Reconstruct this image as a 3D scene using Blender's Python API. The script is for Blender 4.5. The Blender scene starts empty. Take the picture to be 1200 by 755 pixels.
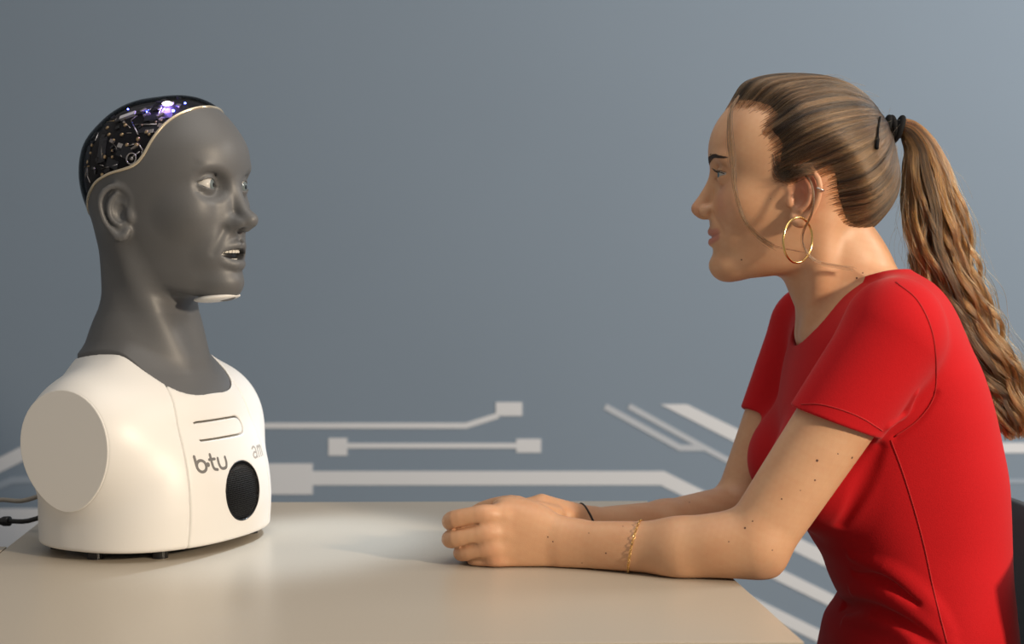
import bpy, bmesh, math, random
import numpy as np
from concurrent.futures import ThreadPoolExecutor
from mathutils import Vector, Matrix
from mathutils.bvhtree import BVHTree

random.seed(7)
RNG = np.random.default_rng(7)
SC = bpy.context.scene
COL = SC.collection
sin, cos, pi, rad = math.sin, math.cos, math.pi, math.radians

# ------------------------------------------------------------------ camera
FPX = 1750.0                    # focal length in pixels of the 1200x755 frame
PITCH = math.atan((377.5 - 302.0) / FPX)
CAM_Z = 1080.0                  # mm
TABLE_Z = 740.0
cam_data = bpy.data.cameras.new('camera')
cam_data.sensor_width = 36.0
cam_data.lens = FPX / 1200.0 * 36.0
cam_data.dof.use_dof = True
cam_data.dof.focus_distance = 1.68
cam_data.dof.aperture_fstop = 5.0
cam_data.clip_start = 0.05
cam = bpy.data.objects.new('camera', cam_data)
COL.objects.link(cam)
cam.location = (0, 0, CAM_Z / 1000)
cam.rotation_euler = (pi / 2 - PITCH, 0, 0)
SC.camera = cam

# ------------------------------------------------------------------ light and exposure
SC.view_settings.view_transform = 'Standard'
SC.view_settings.look = 'None'
SC.view_settings.exposure = 0.0
SC.view_settings.gamma = 1.0
SC.view_settings.use_curve_mapping = False

world = bpy.data.worlds.new('room_light')
SC.world = world
world.use_nodes = True
bg = world.node_tree.nodes['Background']
bg.inputs['Color'].default_value = (1.0, 0.94, 0.86, 1)
bg.inputs['Strength'].default_value = 0.27


def area_light(name, loc, aim, size, energy, color, size_y=None, spread=None):
    d = bpy.data.lights.new(name, 'AREA')
    d.energy = energy
    d.color = color
    d.size = size
    if size_y:
        d.shape = 'RECTANGLE'
        d.size_y = size_y
    if spread:
        d.spread = spread
    o = bpy.data.objects.new(name, d)
    COL.objects.link(o)
    o.location = loc
    o.rotation_euler = (Vector(aim) - Vector(loc)).to_track_quat('-Z', 'Y').to_euler()
    return o


def spot_light(name, loc, aim, energy, color, angle, blend, radius):
    d = bpy.data.lights.new(name, 'SPOT')
    d.energy = energy
    d.color = color
    d.spot_size = rad(angle)
    d.spot_blend = blend
    d.shadow_soft_size = radius
    o = bpy.data.objects.new(name, d)
    COL.objects.link(o)
    o.location = loc
    o.rotation_euler = (Vector(aim) - Vector(loc)).to_track_quat('-Z', 'Y').to_euler()
    return o


area_light('key_lamp', (2.6, -0.35, 1.85), (0.1, 1.75, 0.95), 0.22, 108, (1.0, 0.82, 0.61))
area_light('ceiling_lamp', (0.2, 1.3, 2.75), (0.2, 1.6, 0), 1.6, 15, (1.0, 0.95, 0.88))
area_light('wall_fill', (2.6, 1.9, 2.4), (1.5, 3.6, 1.6), 0.9, 46, (1.0, 0.96, 0.90))  # unseen fill light, added to brighten the right side of the wall
spot_light('desk_spot', (0.35, 3.0, 2.2), (-0.25, 1.77, 0.74), 190, (0.72, 0.86, 1.0), 11, 0.8, 0.05)


# ------------------------------------------------------------------ pixel helper
def W(px, py, D):
    """Point (mm) that the photograph shows at pixel (px, py), at the distance D (mm) along Y."""
    a = (px - 600.0) / FPX
    b = (377.5 - py) / FPX
    v = np.array([a, cos(PITCH) + b * sin(PITCH), -sin(PITCH) + b * cos(PITCH)])
    v = v * (D / v[1])
    return np.array([v[0], v[1], CAM_Z + v[2]])


# ------------------------------------------------------------------ materials
def mat(name, color, rough=0.5, metal=0.0, noise=None, bump=None, **kw):
    m = bpy.data.materials.new(name)
    m.use_nodes = True
    nt = m.node_tree
    b = nt.nodes['Principled BSDF']
    b.inputs['Base Color'].default_value = (*color, 1)
    b.inputs['Roughness'].default_value = rough
    b.inputs['Metallic'].default_value = metal
    for k, v in kw.items():
        b.inputs[k.replace('_', ' ')].default_value = v
    if noise:
        scale, amt = noise
        tc = nt.nodes.new('ShaderNodeTexCoord')
        n = nt.nodes.new('ShaderNodeTexNoise')
        n.inputs['Scale'].default_value = scale
        n.inputs['Detail'].default_value = 4
        nt.links.new(tc.outputs['Object'], n.inputs['Vector'])
        r = nt.nodes.new('ShaderNodeMapRange')
        r.inputs['To Min'].default_value = 1 - amt
        r.inputs['To Max'].default_value = 1 + amt
        nt.links.new(n.outputs['Fac'], r.inputs['Value'])
        mx = nt.nodes.new('ShaderNodeVectorMath')
        mx.operation = 'SCALE'
        mx.inputs[0].default_value = color
        nt.links.new(r.outputs['Result'], mx.inputs['Scale'])
        nt.links.new(mx.outputs['Vector'], b.inputs['Base Color'])
    if bump:
        scale, dist = bump
        tc = nt.nodes.new('ShaderNodeTexCoord')
        n = nt.nodes.new('ShaderNodeTexNoise')
        n.inputs['Scale'].default_value = scale
        n.inputs['Detail'].default_value = 5
        nt.links.new(tc.outputs['Object'], n.inputs['Vector'])
        bp = nt.nodes.new('ShaderNodeBump')
        bp.inputs['Distance'].default_value = dist
        bp.inputs['Strength'].default_value = 0.6
        nt.links.new(n.outputs['Fac'], bp.inputs['Height'])
        nt.links.new(bp.outputs['Normal'], b.inputs['Normal'])
    return m


def vcol_mat(name, attr, rough, bump=None, **kw):
    m = mat(name, (0.5, 0.5, 0.5), rough, bump=bump, **kw)
    nt = m.node_tree
    a = nt.nodes.new('ShaderNodeAttribute')
    a.attribute_name = attr
    nt.links.new(a.outputs['Color'], nt.nodes['Principled BSDF'].inputs['Base Color'])
    return m


def emit_mat(name, color, strength):
    m = mat(name, color, 0.4)
    b = m.node_tree.nodes['Principled BSDF']
    b.inputs['Emission Color'].default_value = (*color, 1)
    b.inputs['Emission Strength'].default_value = strength
    return m


def glass_mat(name, tint):
    m = bpy.data.materials.new(name)
    m.use_nodes = True
    nt = m.node_tree
    nt.nodes.clear()
    out = nt.nodes.new('ShaderNodeOutputMaterial')
    mix = nt.nodes.new('ShaderNodeMixShader')
    tr = nt.nodes.new('ShaderNodeBsdfTransparent')
    tr.inputs['Color'].default_value = (*tint, 1)
    gl = nt.nodes.new('ShaderNodeBsdfGlossy')
    gl.inputs['Roughness'].default_value = 0.06
    lw = nt.nodes.new('ShaderNodeLayerWeight')
    lw.inputs['Blend'].default_value = 0.10
    nt.links.new(lw.outputs['Fresnel'], mix.inputs['Fac'])
    nt.links.new(tr.outputs[0], mix.inputs[1])
    nt.links.new(gl.outputs[0], mix.inputs[2])
    nt.links.new(mix.outputs[0], out.inputs['Surface'])
    return m


def hair_mat(name, c1, c2):
    m = bpy.data.materials.new(name)
    m.use_nodes = True
    nt = m.node_tree
    nt.nodes.clear()
    out = nt.nodes.new('ShaderNodeOutputMaterial')
    h = nt.nodes.new('ShaderNodeBsdfHairPrincipled')
    h.parametrization = 'COLOR'
    h.inputs['Roughness'].default_value = 0.26
    h.inputs['Radial Roughness'].default_value = 0.45
    at = nt.nodes.new('ShaderNodeAttribute')
    at.attribute_name = 'shade'
    mix = nt.nodes.new('ShaderNodeMix')
    mix.data_type = 'RGBA'
    mix.inputs['A'].default_value = (*c1, 1)
    mix.inputs['B'].default_value = (*c2, 1)
    nt.links.new(at.outputs['Fac'], mix.inputs['Factor'])
    nt.links.new(mix.outputs['Result'], h.inputs['Color'])
    nt.links.new(h.outputs[0], out.inputs['Surface'])
    return m


# ------------------------------------------------------------------ object helpers (geometry given in mm, world space)
def prop(o, label=None, cat=None, group=None, kind=None):
    if label:
        o['label'] = label
    if cat:
        o['category'] = cat
    if group:
        o['group'] = group
    if kind:
        o['kind'] = kind
    return o


def parent_to(o, p):
    o.parent = p
    if p is not None:
        o.matrix_parent_inverse = Matrix.Translation(p.location).inverted()


def empty(name, loc_mm, label, cat, group=None):
    o = bpy.data.objects.new(name, None)
    COL.objects.link(o)
    o.location = Vector(loc_mm) / 1000
    o.empty_display_size = 0.05
    return prop(o, label, cat, group)


def mesh_obj(name, verts, faces, m, parent=None, smooth=True, kind=None, label=None):
    """verts (N,3) in mm world; faces: list of tuples or an int array (quads or triangles)."""
    verts = np.asarray(verts, dtype=np.float32) / 1000.0
    me = bpy.data.meshes.new(name)
    if isinstance(faces, np.ndarray):
        k = faces.shape[1]
        me.vertices.add(len(verts))
        me.vertices.foreach_set('co', verts.ravel())
        me.loops.add(faces.size)
        me.loops.foreach_set('vertex_index', faces.astype(np.int32).ravel())
        me.polygons.add(len(faces))
        me.polygons.foreach_set('loop_start', np.arange(0, faces.size, k, dtype=np.int32))
        me.update(calc_edges=True)
    else:
        me.from_pydata([tuple(v) for v in verts], [], faces)
        me.update()
    me.polygons.foreach_set('use_smooth', np.full(len(me.polygons), smooth, dtype=bool))
    me.materials.append(m)
    o = bpy.data.objects.new(name, me)
    COL.objects.link(o)
    if parent is not None:
        parent_to(o, parent)
    if kind:
        o['kind'] = kind
    if label:
        o['label'] = label
    return o


class MB:
    """Collects simple shapes (mm) into one mesh."""

    def __init__(self):
        self.v, self.f = [], []

    def add(self, v, f):
        n = len(self.v)
        self.v += [tuple(p) for p in v]
        self.f += [tuple(i + n for i in q) for q in f]
        return self

    def box(self, c, s, R=None, bev=0.0):
        bm = bmesh.new()
        bmesh.ops.create_cube(bm, size=1.0)
        for v in bm.verts:
            v.co = Vector((v.co.x * s[0], v.co.y * s[1], v.co.z * s[2]))
        if bev > 0:
            bmesh.ops.bevel(bm, geom=list(bm.edges), offset=bev, segments=3, affect='EDGES', profile=0.5)
        M = np.array(R) if R is not None else np.eye(3)
        bm.verts.ensure_lookup_table()
        v = [M @ np.array(p.co) + np.array(c) for p in bm.verts]
        f = [tuple(q.index for q in p.verts) for p in bm.faces]
        bm.free()
        return self.add(v, f)

    def tube(self, pts, r, n=10, closed=False, caps=True, flat=None):
        v, f = tube_geo(pts, r, n, closed, caps, flat)
        return self.add(v, f)

    def ball(self, c, r, n=10):
        v, f = [], []
        rr = np.broadcast_to(np.asarray(r, float), (3,))
        m = n * 2
        v.append((c[0], c[1], c[2] + rr[2]))
        for i in range(1, n):
            t = pi * i / n
            for j in range(m):
                a = 2 * pi * j / m
                v.append((c[0] + rr[0] * sin(t) * cos(a), c[1] + rr[1] * sin(t) * sin(a), c[2] + rr[2] * cos(t)))
        v.append((c[0], c[1], c[2] - rr[2]))
        for j in range(m):
            f.append((0, 1 + j, 1 + (j + 1) % m))
            f.append((len(v) - 1, 1 + (n - 2) * m + (j + 1) % m, 1 + (n - 2) * m + j))
        for i in range(n - 2):
            for j in range(m):
                a, b = 1 + i * m + j, 1 + i * m + (j + 1) % m
                f.append((a, a + m, b + m, b))
        return self.add(v, f)

    def obj(self, name, m, parent=None, smooth=True, kind=None, label=None):
        return mesh_obj(name, self.v, self.f, m, parent, smooth, kind, label)


def frames(pts, closed=False):
    p = np.asarray(pts, float)
    if closed:
        t = np.roll(p, -1, 0) - np.roll(p, 1, 0)
    else:
        t = np.gradient(p, axis=0)
    t /= np.linalg.norm(t, axis=1)[:, None] + 1e-12
    n = np.zeros_like(p)
    a = np.array([0, 0, 1.0]) if abs(t[0][2]) < 0.9 else np.array([0, 1.0, 0])
    cur = a - t[0] * (a @ t[0])
    cur /= np.linalg.norm(cur)
    for i in range(len(p)):
        cur = cur - t[i] * (cur @ t[i])
        cur /= np.linalg.norm(cur) + 1e-12
        n[i] = cur
    return t, n, np.cross(t, n)


def tube_geo(pts, r, n=10, closed=False, caps=True, flat=None):
    p = np.asarray(pts, float)
    t, u, w = frames(p, closed)
    r = np.broadcast_to(np.asarray(r, float), (len(p),))
    ang = np.linspace(0, 2 * pi, n, endpoint=False)
    fl = 1.0 if flat is None else flat
    v = (p[:, None, :] + r[:, None, None] * (np.cos(ang)[None, :, None] * u[:, None, :] + fl * np.sin(ang)[None, :, None] * w[:, None, :])).reshape(-1, 3)
    f = []
    k = len(p)
    for i in range(k if closed else k - 1):
        for j in range(n):
            a, b = i * n + j, i * n + (j + 1) % n
            i2 = (i + 1) % k
            f.append((a, b, i2 * n + (j + 1) % n, i2 * n + j))
    v = [tuple(q) for q in v]
    if caps and not closed:
        f.append(tuple(range(n))[::-1])
        f.append(tuple((k - 1) * n + j for j in range(n)))
    return v, f


def spline(pts, n):
    """Catmull-Rom through the points, n samples."""
    p = np.asarray(pts, float)
    d = np.r_[0, np.cumsum(np.linalg.norm(np.diff(p, axis=0), axis=1) ** 0.5 + 1e-9)]
    t = np.linspace(0, d[-1], n)
    m = np.zeros_like(p)
    m[1:-1] = (p[2:] - p[:-2]) / (d[2:] - d[:-2])[:, None]
    m[0] = (p[1] - p[0]) / (d[1] - d[0])
    m[-1] = (p[-1] - p[-2]) / (d[-1] - d[-2])
    i = np.clip(np.searchsorted(d, t, side='right') - 1, 0, len(p) - 2)
    h = (d[i + 1] - d[i])
    s = ((t - d[i]) / h)[:, None]
    h = h[:, None]
    return ((2 * s**3 - 3 * s**2 + 1) * p[i] + (s**3 - 2 * s**2 + s) * h * m[i]
            + (-2 * s**3 + 3 * s**2) * p[i + 1] + (s**3 - s**2) * h * m[i + 1])


def table_fn(xs, ys):
    """smooth 1-D lookup table"""
    xs = np.asarray(xs, float)
    g = np.linspace(xs[0], xs[-1], 400)
    m = np.gradient(np.asarray(ys, float), xs)
    ys = np.asarray(ys, float)
    i = np.clip(np.searchsorted(xs, g, side='right') - 1, 0, len(xs) - 2)
    h = xs[i + 1] - xs[i]
    s = (g - xs[i]) / h
    v = ((2 * s**3 - 3 * s**2 + 1) * ys[i] + (s**3 - 2 * s**2 + s) * h * m[i]
         + (-2 * s**3 + 3 * s**2) * ys[i + 1] + (s**3 - s**2) * h * m[i + 1])
    g = g.astype(np.float32)
    v = v.astype(np.float32)
    return lambda x: np.interp(x, g, v).astype(np.float32)


# ------------------------------------------------------------------ implicit surfaces (mm)
def smin(a, b, k):
    if k <= 0:
        return np.minimum(a, b)
    h = np.clip(0.5 + 0.5 * (b - a) / k, 0, 1)
    return b * (1 - h) + a * h - k * h * (1 - h)


def smax(a, b, k):
    return -smin(-a, -b, k)


def smoothstep(a, b, x):
    t = np.clip((x - a) / (b - a), 0, 1)
    return t * t * (3 - 2 * t)


def rot(ax, deg):
    return np.array(Matrix.Rotation(rad(deg), 3, ax))


class Field:
    """An ordered list of smooth unions, cuts and intersections."""

    def __init__(self):
        self.ops = []

    def _p(self, op, prim, k):
        fn, c, r = prim if isinstance(prim, tuple) else (prim, None, None)
        self.ops.append((op, fn, None if c is None else np.asarray(c, float), r, k))
        return self

    def add(self, prim, k=0.0):
        return self._p('u', prim, k)

    def cut(self, prim, k=0.0):
        return self._p('s', prim, k)

    def keep(self, prim, k=0.0):
        return self._p('i', prim, k)

    def __call__(self, P):
        lo, hi = P.min(0), P.max(0)
        c0, r0 = (lo + hi) / 2, float(np.linalg.norm(hi - lo)) / 2
        f = np.full(len(P), 1000.0, np.float32)
        for op, fn, c, r, k in self.ops:
            if c is not None and op != 'i' and np.linalg.norm(c - c0) > r + r0 + 30 + k:
                continue
            d = fn(P)
            if op == 'u':
                f = smin(f, d, k)
            elif op == 's':
                f = smax(f, -d, k)
            else:
                f = smax(f, d, k)
        return f.astype(np.float32)


def ell(c, r, R=None):
    c = np.asarray(c, np.float32)
    r = np.asarray(r, np.float32)
    M = None if R is None else np.asarray(R, np.float32)

    def fn(P):
        q = P - c
        if M is not None:
            q = q @ M
        k0 = np.sqrt(((q / r) ** 2).sum(1))
        k1 = np.sqrt(((q / (r * r)) ** 2).sum(1)) + 1e-9
        return k0 * (k0 - 1) / k1
    return fn, c, float(r.max())


def chain(pts, rs):
    """tapered round chain through points"""
    p = np.asarray(pts, np.float32)
    r = np.broadcast_to(np.asarray(rs, np.float32), (len(p),))

    def fn(P):
        f = None
        for i in range(len(p) - 1):
            ba = p[i + 1] - p[i]
            pa = P - p[i]
            t = np.clip(pa @ ba / float(ba @ ba + 1e-9), 0, 1)
            d = np.sqrt(((pa - t[:, None] * ba) ** 2).sum(1)) - (r[i] + (r[i + 1] - r[i]) * t)
            f = d if f is None else np.minimum(f, d)
        return f
    c = (p.min(0) + p.max(0)) / 2
    return fn, c, float(np.linalg.norm(p - c, axis=1).max() + r.max())


def schain(pts, rs, n=10):
    q = spline(np.c_[np.asarray(pts, float), np.asarray(rs, float)], n)
    return chain(q[:, :3], q[:, 3])


def limb(a, b, ra, rb, udir):
    """tapered limb with an elliptical section: ra, rb = (half size along udir, half size across)"""
    a, b = np.asarray(a, np.float32), np.asarray(b, np.float32)
    ax = b - a
    L = float(np.linalg.norm(ax))
    ax = ax / L
    u = np.asarray(udir, np.float32)
    u = u - ax * (u @ ax)
    u /= np.linalg.norm(u)
    w = np.cross(ax, u)

    def fn(P):
        q = P - a
        t = q @ ax
        s = np.clip(t / L, 0, 1)
        ru = ra[0] + (rb[0] - ra[0]) * s
        rw = ra[1] + (rb[1] - ra[1]) * s
        e = t - s * L
        m = np.minimum(ru, rw)
        rho = np.sqrt((q @ u / ru) ** 2 + (q @ w / rw) ** 2 + (e / m) ** 2)
        r = np.sqrt((q @ u) ** 2 + (q @ w) ** 2 + e * e)
        return np.where(rho > 1e-4, r * (1 - 1 / np.maximum(rho, 1e-4)), -m).astype(np.float32)
    return fn, (a + b) / 2, L / 2 + max(ra + rb)


def loft(front, back, width, cx, nf, nb, center=None, radius=None, y0=0.0):
    """horizontal sections: superellipse in x/y whose sizes depend on z (x forward)"""
    def fn(P):
        x, y, z = P[:, 0], P[:, 1], P[:, 2]
        c = cx(z)
        dx = x - c
        fr = dx >= 0
        L = np.maximum(np.where(fr, front(z) - c, c - back(z)), 1.0)
        w = np.maximum(width(z), 1.0)
        n = np.where(fr, nf(z), nb)
        ax = np.maximum(np.abs(dx) / L, 1e-5)
        ay = np.maximum(np.abs(y - y0) / w, 1e-5)
        rho = (ax ** n + ay ** n) ** (1 / n)
        r = np.sqrt(dx * dx + (y - y0) ** 2)
        return np.where(r > 0.5, r * (1 - 1 / np.maximum(rho, 1e-3)), -np.minimum(L, w)).astype(np.float32) * 0.85
    return (fn, center, radius) if center is not None else fn


def plane(p, n):
    p = np.asarray(p, np.float32)
    n = np.asarray(n, np.float32)
    n = n / np.linalg.norm(n)
    return lambda P: (P - p) @ n


def const(v):
    return lambda z: np.full(z.shape, v, np.float32)


def morton(c):
    m = np.zeros(len(c), np.int64)
    for b in range(9):
        for k in range(3):
            m |= ((c[:, k].astype(np.int64) >> b) & 1) << (3 * b + k)
    return m


def polygonize(F, lo, hi, h, nb=8, smooth=1):
    lo, hi = np.asarray(lo, float), np.asarray(hi, float)
    nblk = np.maximum(1, np.ceil((hi - lo) / (h * nb)).astype(int))
    n = nblk * nb
    ci = np.stack(np.meshgrid(*[np.arange(k) for k in nblk], indexing='ij'), -1).reshape(-1, 3)
    cen = (lo + (ci + 0.5) * nb * h - h / 2).astype(np.float32)
    pool = ThreadPoolExecutor(4)
    cv = np.concatenate(list(pool.map(F, np.array_split(cen, max(1, len(cen) // 20000)))))
    V = np.repeat(np.repeat(np.repeat(np.where(cv < 0, -1, 1).astype(np.float32).reshape(nblk), nb, 0), nb, 1), nb, 2)
    kept = ci[np.abs(cv) < 1.5 * nb * h * 0.87 + 5]
    kept = kept[np.argsort(morton(kept), kind='stable')]
    off = np.stack(np.meshgrid(*[np.arange(nb)] * 3, indexing='ij'), -1).reshape(-1, 3)

    def work(blocks):
        idx = (blocks[:, None, :] * nb + off[None]).reshape(-1, 3)
        return idx, F((lo + idx * h).astype(np.float32))
    parts = [kept[i:i + 24] for i in range(0, len(kept), 24)]
    for idx, v in pool.map(work, parts):
        V[idx[:, 0], idx[:, 1], idx[:, 2]] = v
    V[0], V[-1], V[:, 0], V[:, -1], V[:, :, 0], V[:, :, -1] = 1, 1, 1, 1, 1, 1
    I = V < 0
    s = np.zeros(np.array(V.shape) - 1, np.int8)
    for a in (0, 1):
        for b in (0, 1):
            for c in (0, 1):
                s += I[a:n[0] - 1 + a, b:n[1] - 1 + b, c:n[2] - 1 + c]
    act = np.argwhere((s > 0) & (s < 8))
    dims = np.array(s.shape)
    lin = (act[:, 0] * dims[1] + act[:, 1]) * dims[2] + act[:, 2]
    corner = np.array([(a, b, c) for a in (0, 1) for b in (0, 1) for c in (0, 1)])
    cvv = np.stack([V[act[:, 0] + k[0], act[:, 1] + k[1], act[:, 2] + k[2]] for k in corner], 1)
    acc = np.zeros((len(act), 3))
    cnt = np.zeros(len(act))
    for i in range(8):
        for j in range(i + 1, 8):
            if np.abs(corner[i] - corner[j]).sum() != 1:
                continue
            va, vb = cvv[:, i], cvv[:, j]
            m = (va < 0) != (vb < 0)
            t = np.where(m, va / np.where(m, va - vb, 1), 0)
            acc += np.where(m[:, None], corner[i] + t[:, None] * (corner[j] - corner[i]), 0)
            cnt += m
    verts = lo + (act + acc / cnt[:, None]) * h
    faces = []
    for ax in range(3):
        sl0 = [slice(1, -1)] * 3
        A = I.take(range(0, n[ax] - 1), ax)
        B = I.take(range(1, n[ax]), ax)
        e = np.argwhere(A != B)
        o1, o2 = [(1, 2), (2, 0), (0, 1)][ax]
        e = e[(e[:, o1] > 0) & (e[:, o2] > 0) & (e[:, o1] < dims[o1]) & (e[:, o2] < dims[o2])]
        ins = I[e[:, 0], e[:, 1], e[:, 2]]
        q = []
        for d1, d2 in ((0, 0), (1, 0), (1, 1), (0, 1)):
            c = e.copy()
            c[:, o1] -= 1 - d1
            c[:, o2] -= 1 - d2
            q.append(np.searchsorted(lin, (c[:, 0] * dims[1] + c[:, 1]) * dims[2] + c[:, 2]))
        q = np.stack(q, 1)
        faces.append(np.where(ins[:, None], q, q[:, ::-1]))
    faces = np.concatenate(faces)
    verts = verts.astype(np.float32)
    for _ in range(smooth):
        def newton(v):
            g = np.zeros_like(v)
            e = h * 0.5
            for k in range(3):
                d = np.zeros(3, np.float32)
                d[k] = e
                g[:, k] = (F(v + d) - F(v - d)) / (2 * e)
            f = F(v)
            gg = (g * g).sum(1)
            st = -(f / np.maximum(gg, 0.05))[:, None] * g
            ln = np.linalg.norm(st, axis=1)
            return v + st * np.minimum(1, 0.6 * h / np.maximum(ln, 1e-6))[:, None]
        # chunks of neighbours so that culling works
        od = np.argsort(morton(((verts - lo) / (h * 4)).astype(np.int64)), kind='stable')
        res = np.concatenate(list(pool.map(newton, np.array_split(verts[od], max(1, len(verts) // 4000)))))
        verts = np.empty_like(res)
        verts[od] = res
    pool.shutdown()
    return verts, faces


class Xf:
    """local (x forward, y left, z up; mm times scale) <-> world"""

    def __init__(self, origin, yaw_deg, scale=1.0, tilt_deg=0.0):
        a = rad(yaw_deg)
        R = np.array([[cos(a), -sin(a), 0], [sin(a), cos(a), 0], [0, 0, 1]])
        t = rad(tilt_deg)        # positive = nose down
        T = np.array([[cos(t), 0, sin(t)], [0, 1, 0], [-sin(t), 0, cos(t)]])
        self.R = (R @ T).astype(np.float32)
        self.o = np.asarray(origin, np.float32)
        self.s = scale

    def to_local(self, P):
        return ((P - self.o) @ self.R) / self.s

    def to_world(self, p):
        return np.asarray(p, np.float32) @ self.R.T * self.s + self.o

    def field(self, F, center=None, radius=None):
        fn = lambda P: F(self.to_local(P)) * self.s
        if center is None:
            return fn
        return fn, self.to_world(np.asarray([center]))[0], radius * self.s


# ------------------------------------------------------------------ heads (local mm, origin at the ear canal level, x forward, y left)
def head_core(front_z, front_x, jaw_wide=1.0, top=136.0, skull=((-2, 0, 50), (98, 73, 86)), back=(-12, -42, -72, -84, -94, -96, -80)):
    z_w = [-96, -82, -66, -46, -20, 4, 30, 58, 92, 130]
    wid = table_fn(z_w, [34 * jaw_wide, 44 * jaw_wide, 52 * jaw_wide, 58 * jaw_wide, 64, 68, 71, 72.5, 66, 50])
    nf = table_fn([-96, -80, -60, -40, -15, 12, 36, 60, 95, 130], [1.75, 1.8, 1.85, 1.95, 2.1, 2.25, 2.35, 2.35, 2.2, 2.0])
    fr = table_fn(front_z, front_x)
    bk = table_fn([-96, -60, -25, 0, 30, 60, 130], back)
    F = Field()
    F.add(loft(fr, bk, wid, const(0.0), nf, 2.0))
    F.keep(plane((60, 0, -91), (-0.12, 0, -1)), 14)
    F.keep(plane((0, 0, 100), (0, 0, 1)), 30)
    F.add(ell(*skull), 10)
    F.add(ell((33, 0, 56), (72, 65, 80)), 12)
    return F


def add_ear(F, side, o, s=1.0, flare=0.42):
    """ear on side (-1 right, +1 left); o = local position of the ear canal"""
    def P(u, w, v=0.0):
        return (o[0] + u * s, side * (o[1] + ((12 - u) * flare + v) * s), o[2] + w * s)
    n = np.array([flare, side, 0.0])
    n = n / np.linalg.norm(n)
    a = math.degrees(math.atan(flare)) * (-side)
    R = rot('Z', a)
    G = Field()
    G.add(ell(P(-4, 8, -1.5), (15.5 * s, 3.2 * s, 24 * s), R))
    G.add(ell(P(0, -14, -1.0), (9.5 * s, 3.4 * s, 12 * s), R), 4)
    G.add(schain([P(7, 4, 0), P(12, 14, 0), P(12, 24, 1), P(4, 32, 2), P(-7, 33.5, 3), P(-16, 27, 3.5), P(-20, 16, 3.5), P(-19, 4, 3), P(-15, -8, 2.5), P(-9, -17, 1.5)],
                 np.array([2.2, 2.6, 3, 3.2, 3.2, 3.2, 3.1, 3, 3, 3]) * s, 16), 2.0)
    G.add(schain([P(-9, -17, 1), P(-3, -24, 1), P(4, -23, 1), P(7, -17, 0)], np.array([3.4, 5.2, 5.0, 3.8]) * s, 7), 3)
    G.add(schain([P(-3, 25, 2), P(-9, 17, 2.5), P(-11, 6, 2.5), P(-8, -4, 2.5), P(-1, -10, 2)], np.array([2.4, 3, 3, 3, 3]) * s, 9), 2.5)
    G.cut(ell(P(1.5, 4, 3.5), (7.5 * s, 6.5 * s, 11.5 * s), R), 2.5)
    G.cut(ell(P(3, 19, 4), (6 * s, 4 * s, 6 * s), R), 2.5)
    G.add(ell(P(11, 0, 2), (4.2 * s, 3.4 * s, 7 * s), R), 3)
    cen = P(-4, 4)
    F.add(((lambda Q: G(Q)), cen, 45 * s), 5)
    return F


def add_eye_socket(F, side, e, r, open_up, open_dn, tilt=0.0, lid=1.6):
    """eyelids around an eyeball of radius r at e (y mirrored by side)"""
    c = np.array([e[0], e[1] * side, e[2]])
    F.cut(ell(c + (16, side * 2, 0), (14, 19, 12.5)), 12)
    L = Field()
    L.add(ell(c, (r + lid,) * 3))
    # almond opening
    Rz = rot('X', tilt * side)
    def slit(P):
        q = (P - c.astype(np.float32)) @ Rz.astype(np.float32)
        y = q[:, 1] * side
        w = np.clip(1 - ((y - 0.5) / 14.2) ** 2, 0, 1)
        up = open_up * w
        dn = open_dn * w
        d = np.maximum(q[:, 2] - up, -q[:, 2] - dn)
        return np.maximum(d, -q[:, 0] + 2).astype(np.float32)
    F.add(((lambda P: L(P)), c, r + lid), 4.5)
    F.cut((slit, c + (r, 0, 0), r + 6), 1.0)
    # crease above the upper lid
    F.cut(schain([c + (2, -14.5 * side, 3), c + (10.5, -8 * side, open_up + 4.2), c + (12.5, 0, open_up + 5), c + (9.5, 9 * side, open_up + 4.0), c + (2.5, 15 * side, 2)], [0.5, 0.8, 0.9, 0.8, 0.4], 12), 2.0)


def eyeball(parent, X, c, r, gaze, iris_col, iris_name='iris'):
    """eye part with an iris sub-part; c local, gaze = local direction"""
    g = np.asarray(gaze, float)
    g /= np.linalg.norm(g)
    q = Vector(g).to_track_quat('Z', 'Y').to_matrix()
    Q = np.array(q)

    def cap(rr, a0, a1, rings, n=28):
        v, f = [], []
        for i in range(rings + 1):
            a = a0 + (a1 - a0) * i / rings
            for j in range(n):
                b = 2 * pi * j / n
                v.append((rr * sin(a) * cos(b), rr * sin(a) * sin(b), rr * cos(a)))
        for i in range(rings):
            for j in range(n):
                f.append((i * n + j, (i + 1) * n + j, (i + 1) * n + (j + 1) % n, i * n + (j + 1) % n))
        return np.array(v), f
    v, f = cap(r, 0.01, pi - 0.01, 16)
    eye = mesh_obj('eye', X.to_world(v @ Q.T + c), f, M['eye_white'], parent)
    v, f = cap(r + 0.25, 0.18, 0.55, 4)
    ir = mesh_obj(iris_name, X.to_world(v @ Q.T + c), f, iris_col, eye)
    v, f = cap(r + 0.3, 0.001, 0.21, 3)
    mesh_obj('pupil', X.to_world(v @ Q.T + c), f, M['pupil'], eye)
    return eye


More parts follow.
